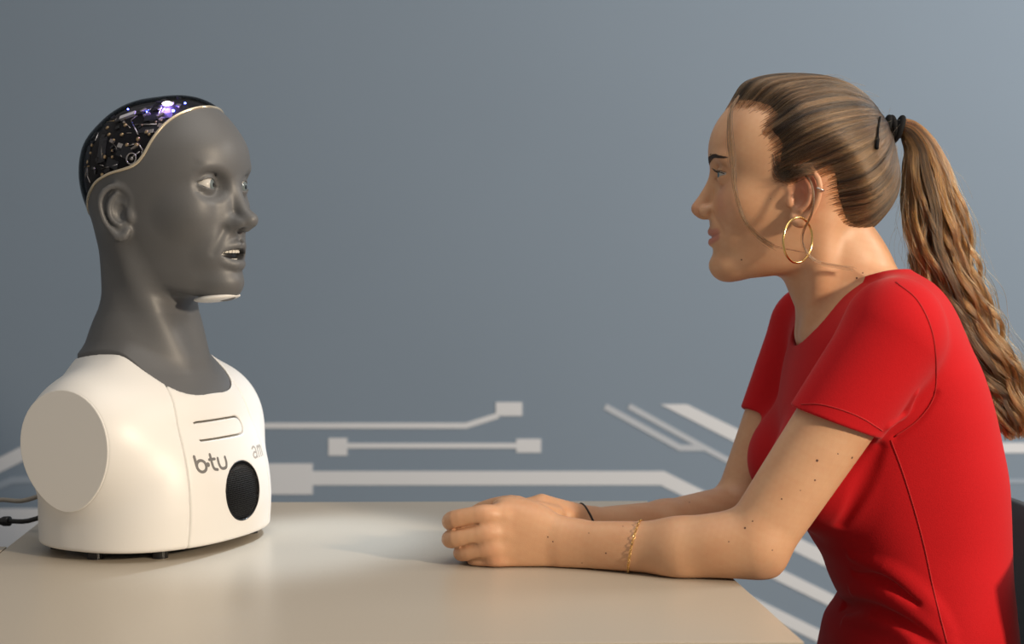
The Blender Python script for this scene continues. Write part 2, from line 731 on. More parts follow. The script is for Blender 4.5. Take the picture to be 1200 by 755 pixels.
M = {}
M['eye_white'] = mat('eye_white', (0.55, 0.53, 0.50), 0.08)
M['pupil'] = mat('pupil', (0.01, 0.01, 0.012), 0.05)
M['iris_blue'] = mat('iris_blue', (0.10, 0.17, 0.21), 0.1)
M['iris_grey'] = mat('iris_grey', (0.13, 0.16, 0.17), 0.1)
M['skin'] = vcol_mat('skin', 'tint', 0.46, bump=(900, 0.00025), Subsurface_Weight=0.12, Subsurface_Scale=0.006, Subsurface_Radius=(1.0, 0.35, 0.2))
M['shirt'] = mat('red_jersey', (0.47, 0.006, 0.010), 0.9, noise=(260, 0.06), bump=(700, 0.0004), Specular_IOR_Level=0.2, Sheen_Weight=0.08, Sheen_Roughness=0.4)
M['seam'] = mat('red_seam', (0.42, 0.008, 0.010), 0.85)
M['trousers'] = mat('dark_denim', (0.03, 0.035, 0.05), 0.9, noise=(120, 0.2))
M['hair'] = hair_mat('brown_hair', (0.016, 0.008, 0.004), (0.24, 0.108, 0.034))
M['hair_dark'] = hair_mat('dark_brown_hair', (0.007, 0.0040, 0.0024), (0.170, 0.090, 0.040))
M['hair_base'] = mat('hair_base', (0.030, 0.017, 0.010), 0.6, noise=(90, 0.35))
M['brow'] = mat('brow_hair', (0.035, 0.018, 0.010), 0.6)
M['lash'] = mat('lash', (0.012, 0.008, 0.006), 0.5)
M['gold'] = mat('gold', (0.85, 0.58, 0.22), 0.18, 1.0)
M['steel'] = mat('steel', (0.62, 0.60, 0.57), 0.22, 1.0)
M['black_elastic'] = mat('black_elastic', (0.006, 0.006, 0.007), 0.75, Specular_IOR_Level=0.15)
M['brown_elastic'] = mat('brown_elastic', (0.03, 0.022, 0.02), 0.6)
M['rubber_skin'] = mat('grey_silicone', (0.108, 0.110, 0.115), 0.47, noise=(30, 0.07), bump=(500, 0.00015))
M['lip_grey'] = mat('grey_lip', (0.16, 0.15, 0.14), 0.4)
M['shell_white'] = mat('white_plastic', (0.78, 0.77, 0.75), 0.40)
M['panel_white'] = mat('white_plastic_matte', (0.78, 0.77, 0.75), 0.42)
M['black'] = mat('black_plastic', (0.010, 0.010, 0.011), 0.35)
M['grille'] = mat('grille_black', (0.006, 0.006, 0.007), 0.3, 0.0, Specular_IOR_Level=0.35)
M['grille_back'] = mat('grille_back_black', (0.003, 0.003, 0.003), 0.8, Specular_IOR_Level=0.1)  # plain black disc behind the grille wires
M['logo'] = mat('logo_grey', (0.16, 0.155, 0.15), 0.5)
M['logo_light'] = mat('logo_pale_grey', (0.38, 0.36, 0.34), 0.5)
M['dome'] = glass_mat('clear_dome', (0.93, 0.92, 0.95))
M['dome_inner'] = mat('clear_dome_inside', (1, 1, 1), 0.2)
_nt = M['dome_inner'].node_tree
_t = _nt.nodes.new('ShaderNodeBsdfTransparent')
_nt.links.new(_t.outputs[0], _nt.nodes['Material Output'].inputs['Surface'])
M['core_black'] = mat('core_black', (0.008, 0.008, 0.010), 0.6, Specular_IOR_Level=0.2)
M['rim'] = mat('rim_plastic', (0.78, 0.68, 0.52), 0.16, 0.75)
M['pcb'] = mat('circuit_board', (0.016, 0.018, 0.022), 0.35, noise=(80, 0.5))
M['brass'] = mat('brass', (0.75, 0.55, 0.30), 0.3, 1.0)
M['led'] = emit_mat('led_blue', (0.10, 0.14, 1.0), 22.0)
M['dome_glint'] = emit_mat('dome_glint', (1.0, 0.88, 0.78), 3.0)  # glowing colour that imitates a ceiling lamp reflected in the dome
M['teeth'] = mat('teeth', (0.82, 0.80, 0.74), 0.15)
M['wall'] = mat('blue_grey_paint', (0.185, 0.246, 0.330), 0.85, noise=(2.5, 0.03), bump=(160, 0.0004))
M['stripe'] = mat('white_paint', (0.60, 0.635, 0.70), 0.8)
M['stripe_faint'] = mat('pale_paint', (0.28, 0.345, 0.44), 0.8)
M['stripe_soft'] = mat('soft_white_paint', (0.43, 0.475, 0.55), 0.8)
M['floor'] = mat('floor_vinyl', (0.16, 0.17, 0.18), 0.5, noise=(6, 0.08))
M['ceiling'] = mat('ceiling_paint', (0.7, 0.7, 0.68), 0.9)
M['table'] = mat('beige_laminate', (0.49, 0.43, 0.35), 0.33, noise=(300, 0.05))
M['edge'] = mat('laminate_edge', (0.22, 0.195, 0.165), 0.5)
M['table_leg'] = mat('grey_metal', (0.3, 0.3, 0.31), 0.35, 0.9)
M['chair'] = mat('dark_grey_plastic', (0.035, 0.034, 0.036), 0.5, bump=(400, 0.0003))
M['chair_leg'] = mat('chrome', (0.6, 0.6, 0.6), 0.15, 1.0)
M['cable_grey'] = mat('cable_grey', (0.33, 0.30, 0.26), 0.5)

# ------------------------------------------------------------------ room
WALL_D = 3500.0
mb = MB()
mb.add([(-4500, -800, 0), (4500, -800, 0), (4500, WALL_D, 0), (-4500, WALL_D, 0)], [(0, 1, 2, 3)])
prop(mb.obj('floor', M['floor'], smooth=False), kind='structure')
mb = MB()
mb.add([(-4500, WALL_D, 0), (4500, WALL_D, 0), (4500, WALL_D, 3000), (-4500, WALL_D, 3000)], [(0, 1, 2, 3)])
wall = prop(mb.obj('wall_back', M['wall'], smooth=False), kind='structure')
mb = MB().box((0, WALL_D - 8, 45), (9000, 14, 90), bev=3)
prop(mb.obj('baseboard_back', M['stripe'], smooth=False), kind='structure')


def wp(px, py):
    p = W(px, py, WALL_D)
    return p[0], p[2]


def stripe(pts, thick_px, m=None, closed_poly=None, name='circuit_line'):
    """painted line on the wall: polyline in photo pixels with a thickness in pixels, 1.5 mm of paint film"""
    lay = WALL_D - 1.5 - RNG.random() * 0.8
    if closed_poly is None:
        p = np.array([wp(*q) for q in pts])
        t = thick_px * WALL_D / FPX / 2
        n = []
        for i in range(len(p)):
            d0 = p[i] - p[i - 1] if i > 0 else p[1] - p[0]
            d1 = p[i + 1] - p[i] if i < len(p) - 1 else d0
            d0 = d0 / np.linalg.norm(d0)
            d1 = d1 / np.linalg.norm(d1)
            n0, n1 = np.array([-d0[1], d0[0]]), np.array([-d1[1], d1[0]])
            b = n0 + n1
            n.append(b / (b @ n0) * t)
        n = np.array(n)
        a, b = p + n, p - n
        k = len(p)
        v = [(q[0], lay, q[1]) for q in a] + [(q[0], lay, q[1]) for q in b]
        v += [(q[0], WALL_D, q[1]) for q in a] + [(q[0], WALL_D, q[1]) for q in b]
        f = []
        for i in range(k - 1):
            f += [(i, i + 1, k + i + 1, k + i), (2 * k + i, 2 * k + i + 1, i + 1, i), (k + i, k + i + 1, 3 * k + i + 1, 3 * k + i)]
        f += [(0, k, 3 * k, 2 * k), (k - 1, 3 * k - 1, 4 * k - 1, 2 * k - 1)]
    else:
        p = [wp(*q) for q in closed_poly]
        k = len(p)
        v = [(q[0], lay, q[1]) for q in p] + [(q[0], WALL_D, q[1]) for q in p]
        f = [tuple(range(k))] + [(i, i + k, (i + 1) % k + k, (i + 1) % k) for i in range(k)]
    return mesh_obj(name, v, f, m or M['stripe'], wall, smooth=False)


def pad(x0, y0, x1, y1, m=None):
    return stripe(None, 0, m, [(x0, y0), (x1, y0), (x1, y1), (x0, y1)], 'circuit_pad')


stripe([(60, 499), (546, 499), (584, 487)], 6.5)
pad(581, 471.5, 612, 487.5)
stripe([(402, 522.5), (610, 522.5)], 6)
pad(385, 513.5, 407, 534)
pad(605, 514.5, 634, 530.5)
pad(120, 543.5, 366.5, 579.5)
stripe([(360, 560.5), (776, 560.5), (1060, 701), (1500, 701)], 16.5)
stripe([(300, 608.5), (776, 608.5), (915, 675), (1050, 741), (1500, 741)], 14)
stripe([(300, 656), (776, 656), (903.5, 718), (1030, 780), (1500, 780)], 14)
stripe([(709, 476.5), (797, 525), (826, 525)], 7, M['stripe_soft'])
stripe([(737, 476), (820, 522), (980, 608), (1130, 608)], 6.5, M['stripe_soft'])
stripe(None, 0, None, [(774, 474), (805, 474), (867.5, 504.5), (1001, 569), (1110, 569), (1110, 589), (1000, 589)], 'circuit_line')
stripe([(1100, 525), (1500, 525)], 12)
stripe([(1100, 564), (1500, 564)], 5, M['stripe_faint'])
stripe([(-300, 690), (0, 545), (60, 515), (300, 515)], 16)
stripe([(-200, 610), (0, 569), (14, 563), (60, 561)], 8, M['stripe_faint'])
stripe(None, 0, None, [(-90, 596), (90, 596), (90, 655), (-90, 655)], 'circuit_pad')

# ------------------------------------------------------------------ tables
TROT, TROT_X = rad(5.2), rad(1.2)
tR = np.array([[cos(TROT_X), -sin(TROT), 0], [sin(TROT_X), cos(TROT), 0], [0, 0, 1]])


def on_table(px, py):
    """point of the tabletop plane seen at the pixel"""
    p0, p1 = W(px, py, 1000), np.array([0, 0, CAM_Z])
    t = (TABLE_Z - CAM_Z) / (p0[2] - CAM_Z)
    return p1 + (p0 - p1) * t


c_r = on_table(942.5, 752.5)          # front right corner
c_l = on_table(40, 616.7)
ux = tR[:, 0]
uy = tR[:, 1]
_A = np.stack([-ux[:2], uy[:2]], 1)
wid_t = float(np.linalg.solve(_A, (c_l - c_r)[:2])[0])
dep_t = float(np.linalg.solve(_A, (on_table(430, 588.3) - c_r)[:2])[1])


def table(origin_fr, w, d, name_label):
    root = empty('table', (*(origin_fr - ux * w / 2 + uy * d / 2)[:2], 0), name_label, 'table')
    cen = origin_fr - ux * w / 2 + uy * d / 2
    mb = MB().box((cen[0], cen[1], TABLE_Z - 1.5), (w - 0.4, d - 0.4, 3), tR, 0.7)
    mb.obj('tabletop', M['table'], root, smooth=False)
    mb = MB().box((cen[0], cen[1], TABLE_Z - 14.5), (w, d, 22.8), tR, 1.2)
    mb.obj('edge_band', M['edge'], root, smooth=False, label='brownish edge band under the laminate')
    for sx in (-1, 1):
        for sy in (-1, 1):
            p = cen + ux * sx * (w / 2 - 45) + uy * sy * (d / 2 - 45)
            MB().box((p[0], p[1], (TABLE_Z - 26) / 2), (40, 40, TABLE_Z - 26), tR, 3).obj('leg', M['table_leg'], root, smooth=False)
    for sy in (-1, 1):
        p = cen + uy * sy * (d / 2 - 45)
        MB().box((p[0], p[1], TABLE_Z - 46), (w - 132, 20, 39), tR, 2).obj('rail', M['table_leg'], root, smooth=False)
    return root


table(c_r, wid_t, dep_t, 'square beige laminate table carrying the robot bust and the arms of the person')
fl = c_r - ux * (wid_t + 1.5)
d2 = float(np.linalg.solve(_A, (on_table(0, 640.7) - fl)[:2])[1])
table(fl + uy * (d2 - dep_t), wid_t, dep_t, 'second beige table butted against the left side of the square one')

# ------------------------------------------------------------------ robot bust
RD = 1790.0
ro = W(185, 634, RD)
ro[2] = TABLE_Z
RYAW = -24.7
XR = Xf(ro, RYAW)                                            # bust frame, z = 0 on the tabletop
ho = W(190, 254, RD)
XRH = Xf(ho, RYAW, 1.034)                                    # head frame
robot = empty('humanoid_robot', ro, 'humanoid robot bust with grey silicone face, clear skull dome and white shell, on the table', 'robot')

bF = table_fn([5, 55, 95, 125, 145, 165, 180, 198, 215, 235, 260], [117, 121, 116, 106, 97, 90, 83, 68, 48, 24, 4])
bB = table_fn([5, 100, 170, 205, 228, 245, 262], [-114, -117, -110, -98, -80, -52, -6])
bW = table_fn([5, 60, 110, 150, 180, 205, 225, 242, 262], [146, 144, 139, 130, 116, 99, 80, 52, 8])


def bust_solid():
    F = Field()
    F.add(loft(bF, bB, bW, const(0.0), const(2.35), 2.4))
    for s in (-1, 1):
        F.add(ell((-10, s * 99, 131), (80, 77, 81), rot('X', -4 * s)), 26)
    F.keep(plane((0, 0, 10.5), (0, 0, -1)), 5)
    for s in (-1, 1):
        F.keep(plane((-10, s * 151, 128), (0.02, s, 0.0)), 2.5)
    return F


S = bust_solid()


def neck_hole(grow):
    def fn(P):
        q = (np.abs((P[:, 0] + 2) / (84 + grow)) ** 3 + np.abs(P[:, 1] / (75 + grow)) ** 3) ** (1 / 3)
        r = np.sqrt((P[:, 0] + 2) ** 2 + P[:, 1] ** 2)
        d = r * (1 - 1 / np.maximum(q, 1e-3))
        return np.maximum(d, 150 - P[:, 2]).astype(np.float32)
    return fn


seam_y = table_fn([0, 100, 190, 260], [79, 76, 63, 45])


def seam_side(P, gap):          # < 0 on the front panel
    d = np.maximum(np.abs(P[:, 1]) - seam_y(P[:, 2]), 20 - P[:, 0])
    return (d + gap).astype(np.float32)


def slot_ring(P):
    y, z = P[:, 1] + 9, P[:, 2] - 140
    hw, hh, r = 46, 10.2, 10.2
    q = np.sqrt(np.maximum(np.abs(y) - (hw - r), 0) ** 2 + z ** 2) - r
    band = np.abs(q) - 1.1
    ends = np.where(y < -hw + 6, 2.0, 0.0)
    return np.maximum(band + ends, 60 - P[:, 0]).astype(np.float32)


SPK = (8.0, 66.0)
shell = Field().add(lambda P: S(P)).cut(neck_hole(0), 1.6).keep(lambda P: -seam_side(P, 0) + 0.15, 2.2)
panel = Field().add(lambda P: S(P)).cut(neck_hole(0), 1.6).keep(lambda P: seam_side(P, 0.15), 2.2)
panel.cut(slot_ring, 0.8)


def spk_hole(P):
    d = np.sqrt((P[:, 1] - SPK[0]) ** 2 + (P[:, 2] - SPK[1]) ** 2) - 34.5
    return np.maximum(d, np.maximum(-S(P) - 5.0, 60 - P[:, 0])).astype(np.float32)


panel.cut(spk_hole, 1.2)
blo, bhi = (-135, -165, 0), (135, 165, 262)
v, f = polygonize(shell, blo, bhi, 1.6, smooth=2)
# flat shoulder discs become a part of their own
shell_o = mesh_obj('shell', XR.to_world(v), f, M['shell_white'], robot)
v, f = polygonize(panel, (10, -100, 0), (135, 100, 225), 1.4, smooth=2)
panel_o = mesh_obj('chest_panel', XR.to_world(v), f, M['panel_white'], robot)
for s in (-1, 1):
    q = (rot('X', 0))
    # flat cap seated in the shoulder opening
    capF = Field().add(lambda P: S(P)).keep(plane((0, s * 150.3, 0), (0, -s, 0)), 0.4)
    ring = []
    def capside(a, s=s):
        d = np.array([cos(a), 0, sin(a)], np.float32)
        lo_, hi_ = 20.0, 120.0
        for _ in range(18):
            m_ = (lo_ + hi_) / 2
            val = S((np.array([[-10, s * 148.0, 128]], np.float32) + d * m_))[0]
            if val < 0:
                lo_ = m_
            else:
                hi_ = m_
        return lo_
    N = 48
    rr = [capside(2 * pi * i / N) for i in range(N)]
    vv, ff = [], []
    for k, (g, yy) in enumerate(((-0.6, 150.4), (-0.6, 151.4), (-1.6, 152.0))):
        for i in range(N):
            a = 2 * pi * i / N
            vv.append((-10 + (rr[i] + g) * cos(a), s * (yy - 0.02 * (rr[i] * cos(a))), 128 + (rr[i] + g) * sin(a)))
    for k in range(2):
        for i in range(N):
            ff.append((k * N + i, k * N + (i + 1) % N, (k + 1) * N + (i + 1) % N, (k + 1) * N + i))
    ff.append(tuple(2 * N + i for i in range(N)))
    mesh_obj('shoulder_cap', XR.to_world(np.array(vv)), ff, M['panel_white'], robot, smooth=False, label='flat white cap closing the shoulder')


def surf_x(F, y, z, x0=140.0, x1=20.0):
    """front-most x where F changes sign along x"""
    y, z = np.atleast_1d(np.asarray(y, np.float32)), np.atleast_1d(np.asarray(z, np.float32))
    xs = np.linspace(x0, x1, 90, dtype=np.float32)
    val = np.stack([F(np.stack([np.full_like(y, x), y, z], 1)) for x in xs], 1)
    i = np.argmax(val < 0, 1)
    i = np.maximum(i, 1)
    k = np.arange(len(y))
    a, b = val[k, i - 1], val[k, i]
    return xs[i - 1] + (xs[i] - xs[i - 1]) * (a / np.maximum(a - b, 1e-6))


# speaker grille: recessed disc and a woven wire mesh
def on_S(y, z, lift):
    return np.stack([surf_x(S, y, z) + lift, y, z], 1)


grille = None
v, f = [], []
R_, N_ = 34.3, 40
for k, rr_ in enumerate((0.5, 12, 23, 34.3)):
    a = np.arange(N_) * 2 * pi / N_
    v += [tuple(p) for p in on_S((SPK[0] + rr_ * np.cos(a)).astype(np.float32), (SPK[1] + rr_ * np.sin(a)).astype(np.float32), -3.6)]
for k in range(3):
    for i in range(N_):
        f.append((k * N_ + i, k * N_ + (i + 1) % N_, (k + 1) * N_ + (i + 1) % N_, (k + 1) * N_ + i))
f.append(tuple(range(N_)))
grille = mesh_obj('speaker_grille', XR.to_world(np.array(v)), f, M['grille_back'], robot, label='round black speaker grille in the chest')
mb = MB()
for d in np.arange(-33, 33.1, 2.35):
    hl = math.sqrt(max(34.2 ** 2 - d * d, 1))
    t = np.linspace(-hl, hl, 14)
    p = on_S((SPK[0] + t).astype(np.float32), np.full(14, SPK[1] + d, np.float32), -1.6)
    mb.tube(XR.to_world(p), 0.45, 5)
    p = on_S(np.full(14, SPK[0] + d, np.float32), (SPK[1] + t).astype(np.float32), -1.6)
    mb.tube(XR.to_world(p), 0.45, 5)
mb.obj('grille_wire', M['grille'], grille, kind='stuff')
a = np.linspace(0, 2 * pi, 56, endpoint=False)
MB().tube(XR.to_world(on_S((SPK[0] + 34.6 * np.cos(a)).astype(np.float32), (SPK[1] + 34.6 * np.sin(a)).astype(np.float32), -0.5)), 0.9, 8, closed=True).obj('grille_ring', M['grille'], grille)


# lettering on the chest
def stroke(mb, yz, r, lift=0.25, n=24, closed=False):
    q = np.asarray(yz, float)
    q = np.r_[q, q[:1]] if closed else q
    q = spline(q, n)
    if closed:
        q = q[:-1]
    p = on_S(q[:, 0].astype(np.float32), q[:, 1].astype(np.float32), lift)
    nrm = []
    t = np.gradient(q, axis=0) if not closed else np.roll(q, -1, 0) - np.roll(q, 1, 0)
    t /= np.linalg.norm(t, axis=1)[:, None]
    sd = np.stack([-t[:, 1], t[:, 0]], 1) * r
    A = on_S((q + sd)[:, 0].astype(np.float32), (q + sd)[:, 1].astype(np.float32), lift)
    B = on_S((q - sd)[:, 0].astype(np.float32), (q - sd)[:, 1].astype(np.float32), lift)
    A0, B0 = A.copy(), B.copy()
    A0[:, 0] -= lift + 0.3
    B0[:, 0] -= lift + 0.3
    k = len(q)
    v = np.concatenate([A, B, A0, B0])
    f = []
    for i in range(k if closed else k - 1):
        j = (i + 1) % k
        f += [(i, j, k + j, k + i), (2 * k + i, 2 * k + j, j, i), (k + i, k + j, 3 * k + j, 3 * k + i)]
    if not closed:
        f += [(0, k, 3 * k, 2 * k), (k - 1, 3 * k - 1, 4 * k - 1, 2 * k - 1)]
    mb.add(XR.to_world(v), f)
    if not closed:
        for e in (q[0], q[-1]):
            a = np.linspace(0, 2 * pi, 12, endpoint=False)
            ring_ = on_S((e[0] + r * np.cos(a)).astype(np.float32), (e[1] + r * np.sin(a)).astype(np.float32), lift + 0.02)
            mb.add(XR.to_world(ring_), [tuple(range(12))])


def circ(cy, cz, r, a0=0, a1=360, n=12):
    a = np.radians(np.linspace(a0, a1, n))
    return np.stack([cy + r * np.cos(a), cz + r * np.sin(a)], 1)


def disc_mark(mb, cy, cz, r, lift=0.28):
    a = np.linspace(0, 2 * pi, 16, endpoint=False)
    p = on_S((cy + r * np.cos(a)).astype(np.float32), (cz + r * np.sin(a)).astype(np.float32), lift)
    mb.add(XR.to_world(p), [tuple(range(16))])


LZ, LY, LS = 105.0, -44.0, 1.0
mb = MB()
stroke(mb, [(LY - 20, LZ + 9), (LY - 20, LZ - 2)], 1.65, n=6)
stroke(mb, circ(LY - 13.4, LZ - 2.6, 6.4, 0, 360, 13)[:-1], 1.65, closed=True, n=34)
disc_mark(mb, LY - 4.2, LZ - 1.8, 2.7)
mb.obj('logo_lettering', M['logo'], panel_o, smooth=False, label='grey letter b and connecting dot')
stroke(mb := MB(), [(LY + 2.5, LZ + 9), (LY + 2.5, LZ - 3), (LY + 4.2, LZ - 7.5), (LY + 8.6, LZ - 8.8)], 1.65, n=18)
stroke(mb, [(LY - 0.6, LZ + 3.4), (LY + 8.0, LZ + 3.4)], 1.55, n=6)
mb.obj('logo_lettering', M['logo'], panel_o, smooth=False, label='grey letter t')
stroke(mb := MB(), [(LY + 13, LZ + 3.6), (LY + 13, LZ - 3), (LY + 15, LZ - 7.6), (LY + 19.4, LZ - 8.8), (LY + 23.8, LZ - 7.6), (LY + 25.8, LZ - 3), (LY + 25.8, LZ + 3.6)], 1.65, n=30)
mb.obj('logo_lettering', M['logo'], panel_o, smooth=False, label='grey letter u')
mb = MB()
AY, AZ = 47.0, 106.0
stroke(mb, [(AY - 6, AZ + 5), (AY - 1, AZ + 7), (AY + 3, AZ + 4.5), (AY + 3, AZ - 6)], 1.1, n=16)
stroke(mb, [(AY + 3, AZ), (AY - 3, AZ + 0.5), (AY - 6.5, AZ - 3), (AY - 3, AZ - 6), (AY + 3, AZ - 4)], 1.1, n=16)
mb.obj('name_lettering', M['logo_light'], panel_o, smooth=False, label='pale grey letter a')
mb = MB()
stroke(mb, [(AY + 9, AZ + 6), (AY + 9, AZ - 6)], 1.1, n=6)
stroke(mb, [(AY + 9, AZ + 3), (AY + 12.5, AZ + 6.5), (AY + 15.5, AZ + 3), (AY + 15.5, AZ - 6)], 1.1, n=14)
stroke(mb, [(AY + 15.5, AZ + 3), (AY + 18.5, AZ + 6.5), (AY + 21.5, AZ + 3), (AY + 21.5, AZ - 6)], 1.1, n=14)
mb.obj('name_lettering', M['logo_light'], panel_o, smooth=False, label='pale grey letter m')

# rubber feet
for (x, y) in ((-72, -92), (72, -88), (-72, 92), (76, 84), (8, -122)):
    a = np.linspace(0, 2 * pi, 20, endpoint=False)
    v = [(x + 9 * cos(t), y + 9 * sin(t), zz) for zz in (0.0, 14.0) for t in a]
    f = [(i, (i + 1) % 20, 20 + (i + 1) % 20, 20 + i) for i in range(20)] + [tuple(range(20))[::-1], tuple(range(20, 40))]
    mesh_obj('rubber_foot', XR.to_world(np.array(v)), f, M['black'], robot, smooth=False)
# dark base plate under the shell
a = np.linspace(0, 2 * pi, 40, endpoint=False)
v = [(100 * cos(t), 124 * sin(t), zz) for zz in (7.5, 13.0) for t in a]
f = [(i, (i + 1) % 40, 40 + (i + 1) % 40, 40 + i) for i in range(40)] + [tuple(range(40))[::-1], tuple(range(40, 80))]
mesh_obj('base_plate', XR.to_world(np.array(v)), f, M['black'], robot, smooth=False)

# ---- robot head: grey silicone skin
hz = [-96, -84, -75, -60, -48, -38, -25, -8, 12, 32, 48, 62, 87, 113, 130]
hx = [97, 101, 103, 101, 103, 104, 106, 104, 101, 100, 103, 104.5, 101, 91, 80]
core_r = head_core(hz, hx, 0.97, 137.0)
EYE_R = (81.5, 31.5, 33.5)


def zcut(x):
    return np.interp(x, [-130, -100, -75, -56, -37, -15, 5, 20, 30, 37, 43, 55, 70, 80, 100, 140],
                     [-40, -24, 5, 24, 38, 46, 50, 54, 62, 75, 94, 111, 122, 127, 133, 140]).astype(np.float32)


_zx = np.linspace(-130, 140, 271)
_zz = np.convolve(np.pad(zcut(_zx), 6, mode='edge'), np.ones(13) / 13, 'valid')
zcut_s = lambda x: np.interp(x, _zx, _zz).astype(np.float32)


def robot_face():
    F = Field().add(lambda P: core_r(P))
    for s in (-1, 1):
        F.add(ell((60, s * 36, 6), (30, 23, 28)), 16)                 # cheekbone
        F.add(ell((86, s * 25, 52), (8, 16, 6), rot('X', 8 * s)), 12)
        F.add(ell((93, s * 13, 8), (9, 8, 18)), 12)   # brow ridge
    F.add(ell((84, 0, -76), (22, 23, 17)), 14)                            # chin
    F.add(ell((80, 0, -42), (22, 30, 24)), 16)                            # muzzle
    for s in (-1, 1):
        add_eye_socket(F, s, EYE_R, 12.2, 7.0, 4.3, 6.0, 1.8)
    # nose
    F.add(schain([(98, 0, 36), (105, 0, 20), (113.5, 0, 4), (122, 0, -5)], [6.5, 6.6, 7.4, 9.0], 10), 9)
    for s in (-1, 1):
        F.add(ell((107.5, s * 10.5, -10), (12, 5.0, 6.5)), 10)
        F.cut(ell((114.5, s * 7.5, -17.0), (6, 3.2, 4.5)), 2)
    F.add(ell((114, 0, -14), (8, 5, 5)), 4)
    # lips, open mouth
    F.add(schain([(86, -25, -41), (98, -16, -36), (105.5, -5, -33), (105.3, 0, -34), (105.5, 5, -33), (98, 16, -36), (86, 25, -41)], [2.5, 4.8, 6.0, 5.8, 6.0, 4.8, 2.5], 20), 3.0)
    F.add(schain([(86, -25, -43), (96, -16, -52), (103, -6, -55), (103.5, 0, -55.2), (103, 6, -55), (96, 16, -52), (86, 25, -43)], [2.5, 5.2, 6.8, 7, 6.8, 5.2, 2.5], 20), 3.0)
    def mouth(P):
        w = np.clip(1 - (P[:, 1] / 23.5) ** 2, 0, 1)
        d = np.abs(P[:, 2] + 43.5 + 0 * w) - 6.2 * w ** 0.8
        d = np.maximum(d, np.abs(P[:, 1]) - 22.0)
        return np.maximum(d, 70 - P[:, 0]).astype(np.float32)
    F.cut((mouth, (95, 0, -43), 40), 1.5)
    F.cut(schain([(108, 0, -20), (108, 0, -28)], [1.4, 1.4], 3), 4)
    for s in (-1, 1):
        F.cut(schain([(102, s * 21, -16), (99, s * 28, -30), (95, s * 32, -42)], [0.2, 0.25, 0.2], 8), 9)   # smile fold
        add_ear(F, s, (-1, 66.5, -1), 0.98, 0.42)
    return F


face_r = robot_face()
neck_r = Field()
neck_r.add(schain([(-20, 0, 420), (-16, 0, 360), (-14, 0, 320), (-13, 0, 290), (-15, 0, 262), (-16, 0, 235), (-16, 0, 200)], [54, 53, 52, 53, 57.5, 67, 78], 70))
for s in (-1, 1):
    neck_r.add(schain([(-12, s * 53, 372), (7, s * 44, 320), (26, s * 33, 270), (48, s * 16, 215)], [4, 4.5, 4, 4], 30), 30)
neck_r.add(lambda P: np.maximum(S(P) + 1.6, neck_hole(-0.6)(P)).astype(np.float32), 20)
neck_r.cut(neck_hole(200), 0) if False else None


def robot_skin(P):                # bust frame
    Pw = XR.to_world(P)
    L = XRH.to_local(Pw)
    f = face_r(L) * 1.034
    n = neck_r(P)
    d = smin(f, n, 14)
    # sternomastoid cords
    g = np.maximum(d, (L[:, 2] - zcut_s(L[:, 0])) * 0.8)
    lim = np.maximum(neck_hole(-0.6)(P), S(P) + 1.2)
    # below the collar keep only the part inside the opening
    low = smoothstep(262, 235, P[:, 2])
    below = np.where(P[:, 2] < 262, np.maximum(g, np.where(S(P) < 2 + 0.6 * np.maximum(262 - P[:, 2], 0), neck_hole(-0.6)(P), -50)), g)
    return below.astype(np.float32)


v, f = polygonize(robot_skin, (-150, -120, 150), (150, 120, 545), 1.6)
skin_o = mesh_obj('silicone_skin', XR.to_world(v), f, M['rubber_skin'], robot, label='dark grey silicone face, ears and neck')

for s in (-1, 1):
    eyeball(robot, XRH, np.array([EYE_R[0], s * EYE_R[1], EYE_R[2]]), 12.2, (1, 0.24 if s < 0 else 0.12, 0.0), M['iris_grey'])
# mouth: dark liner, two rows of teeth
MB().add(*(lambda b: (XRH.to_world(np.array(b.v)), b.f))(MB().ball((78, 0, -45), (20, 24, 15), 10))).obj('mouth_liner', M['black'], robot)
for nm, zc, dz, n, rx in (('upper_teeth', -39.8, 5.2, 10, 21), ('lower_teeth', -50.5, 4.2, 10, 19)):
    row = None
    for k in range(n):
        a = rad(-62 + 124 * (k + 0.5) / n)
        c = np.array([79 + rx * cos(a), (rx + 1) * sin(a), zc])
        w = 2 * rx * sin(rad(62 / n)) * 0.93
        b = MB().box(c, (3.4, w, dz), rot('Z', math.degrees(a)), 0.9)
        o = mesh_obj('tooth', XRH.to_world(np.array(b.v)), b.f, M['teeth'], row or robot)
        if row is None:
            row = o
            row.name = nm
# white plate under the chin
chinF = Field().add(lambda P: core_r(P) + 2.0).keep(plane((60, 0, -87), (0.10, 0, 1)), 2)
chinF.keep(plane((44, 0, -90), (-1, 0, 0)), 3)
chinF = Field().add(ell((76, 0, -93.0), (27, 25, 5.0), rot('Y', -7)))
v, f = polygonize(chinF, (30, -40, -110), (118, 40, -72), 1.6)
mesh_obj('chin_plate', XRH.to_world(v), f, M['panel_white'], robot, label='white plate under the chin')

# clear dome
v, f = polygonize(lambda P: np.maximum(core_r(P) - 1.2, -(P[:, 2] - zcut_s(P[:, 0]) - 0.6)).astype(np.float32), (-118, -92, -40), (114, 92, 152), 2.0, smooth=2)
onf = core_r(v) > 0.7
f = f[onf[f].all(1)]
dome_o = mesh_obj('skull_dome', XRH.to_world(v), f, M['dome'], robot, label='clear plastic skull dome')
_sol = dome_o.modifiers.new('thickness', 'SOLIDIFY')
_sol.thickness = 0.0018
_sol.offset = -1
_sol.material_offset = 1
_sol.material_offset_rim = 1
dome_o.data.materials.append(M['dome_inner'])


def skull_y(F, x, z):
    lo_, hi_ = 0.0, 100.0
    for _ in range(20):
        m_ = (lo_ + hi_) / 2
        if F(np.array([[x, m_, z]], np.float32))[0] < 0:
            lo_ = m_
        else:
            hi_ = m_
    return lo_


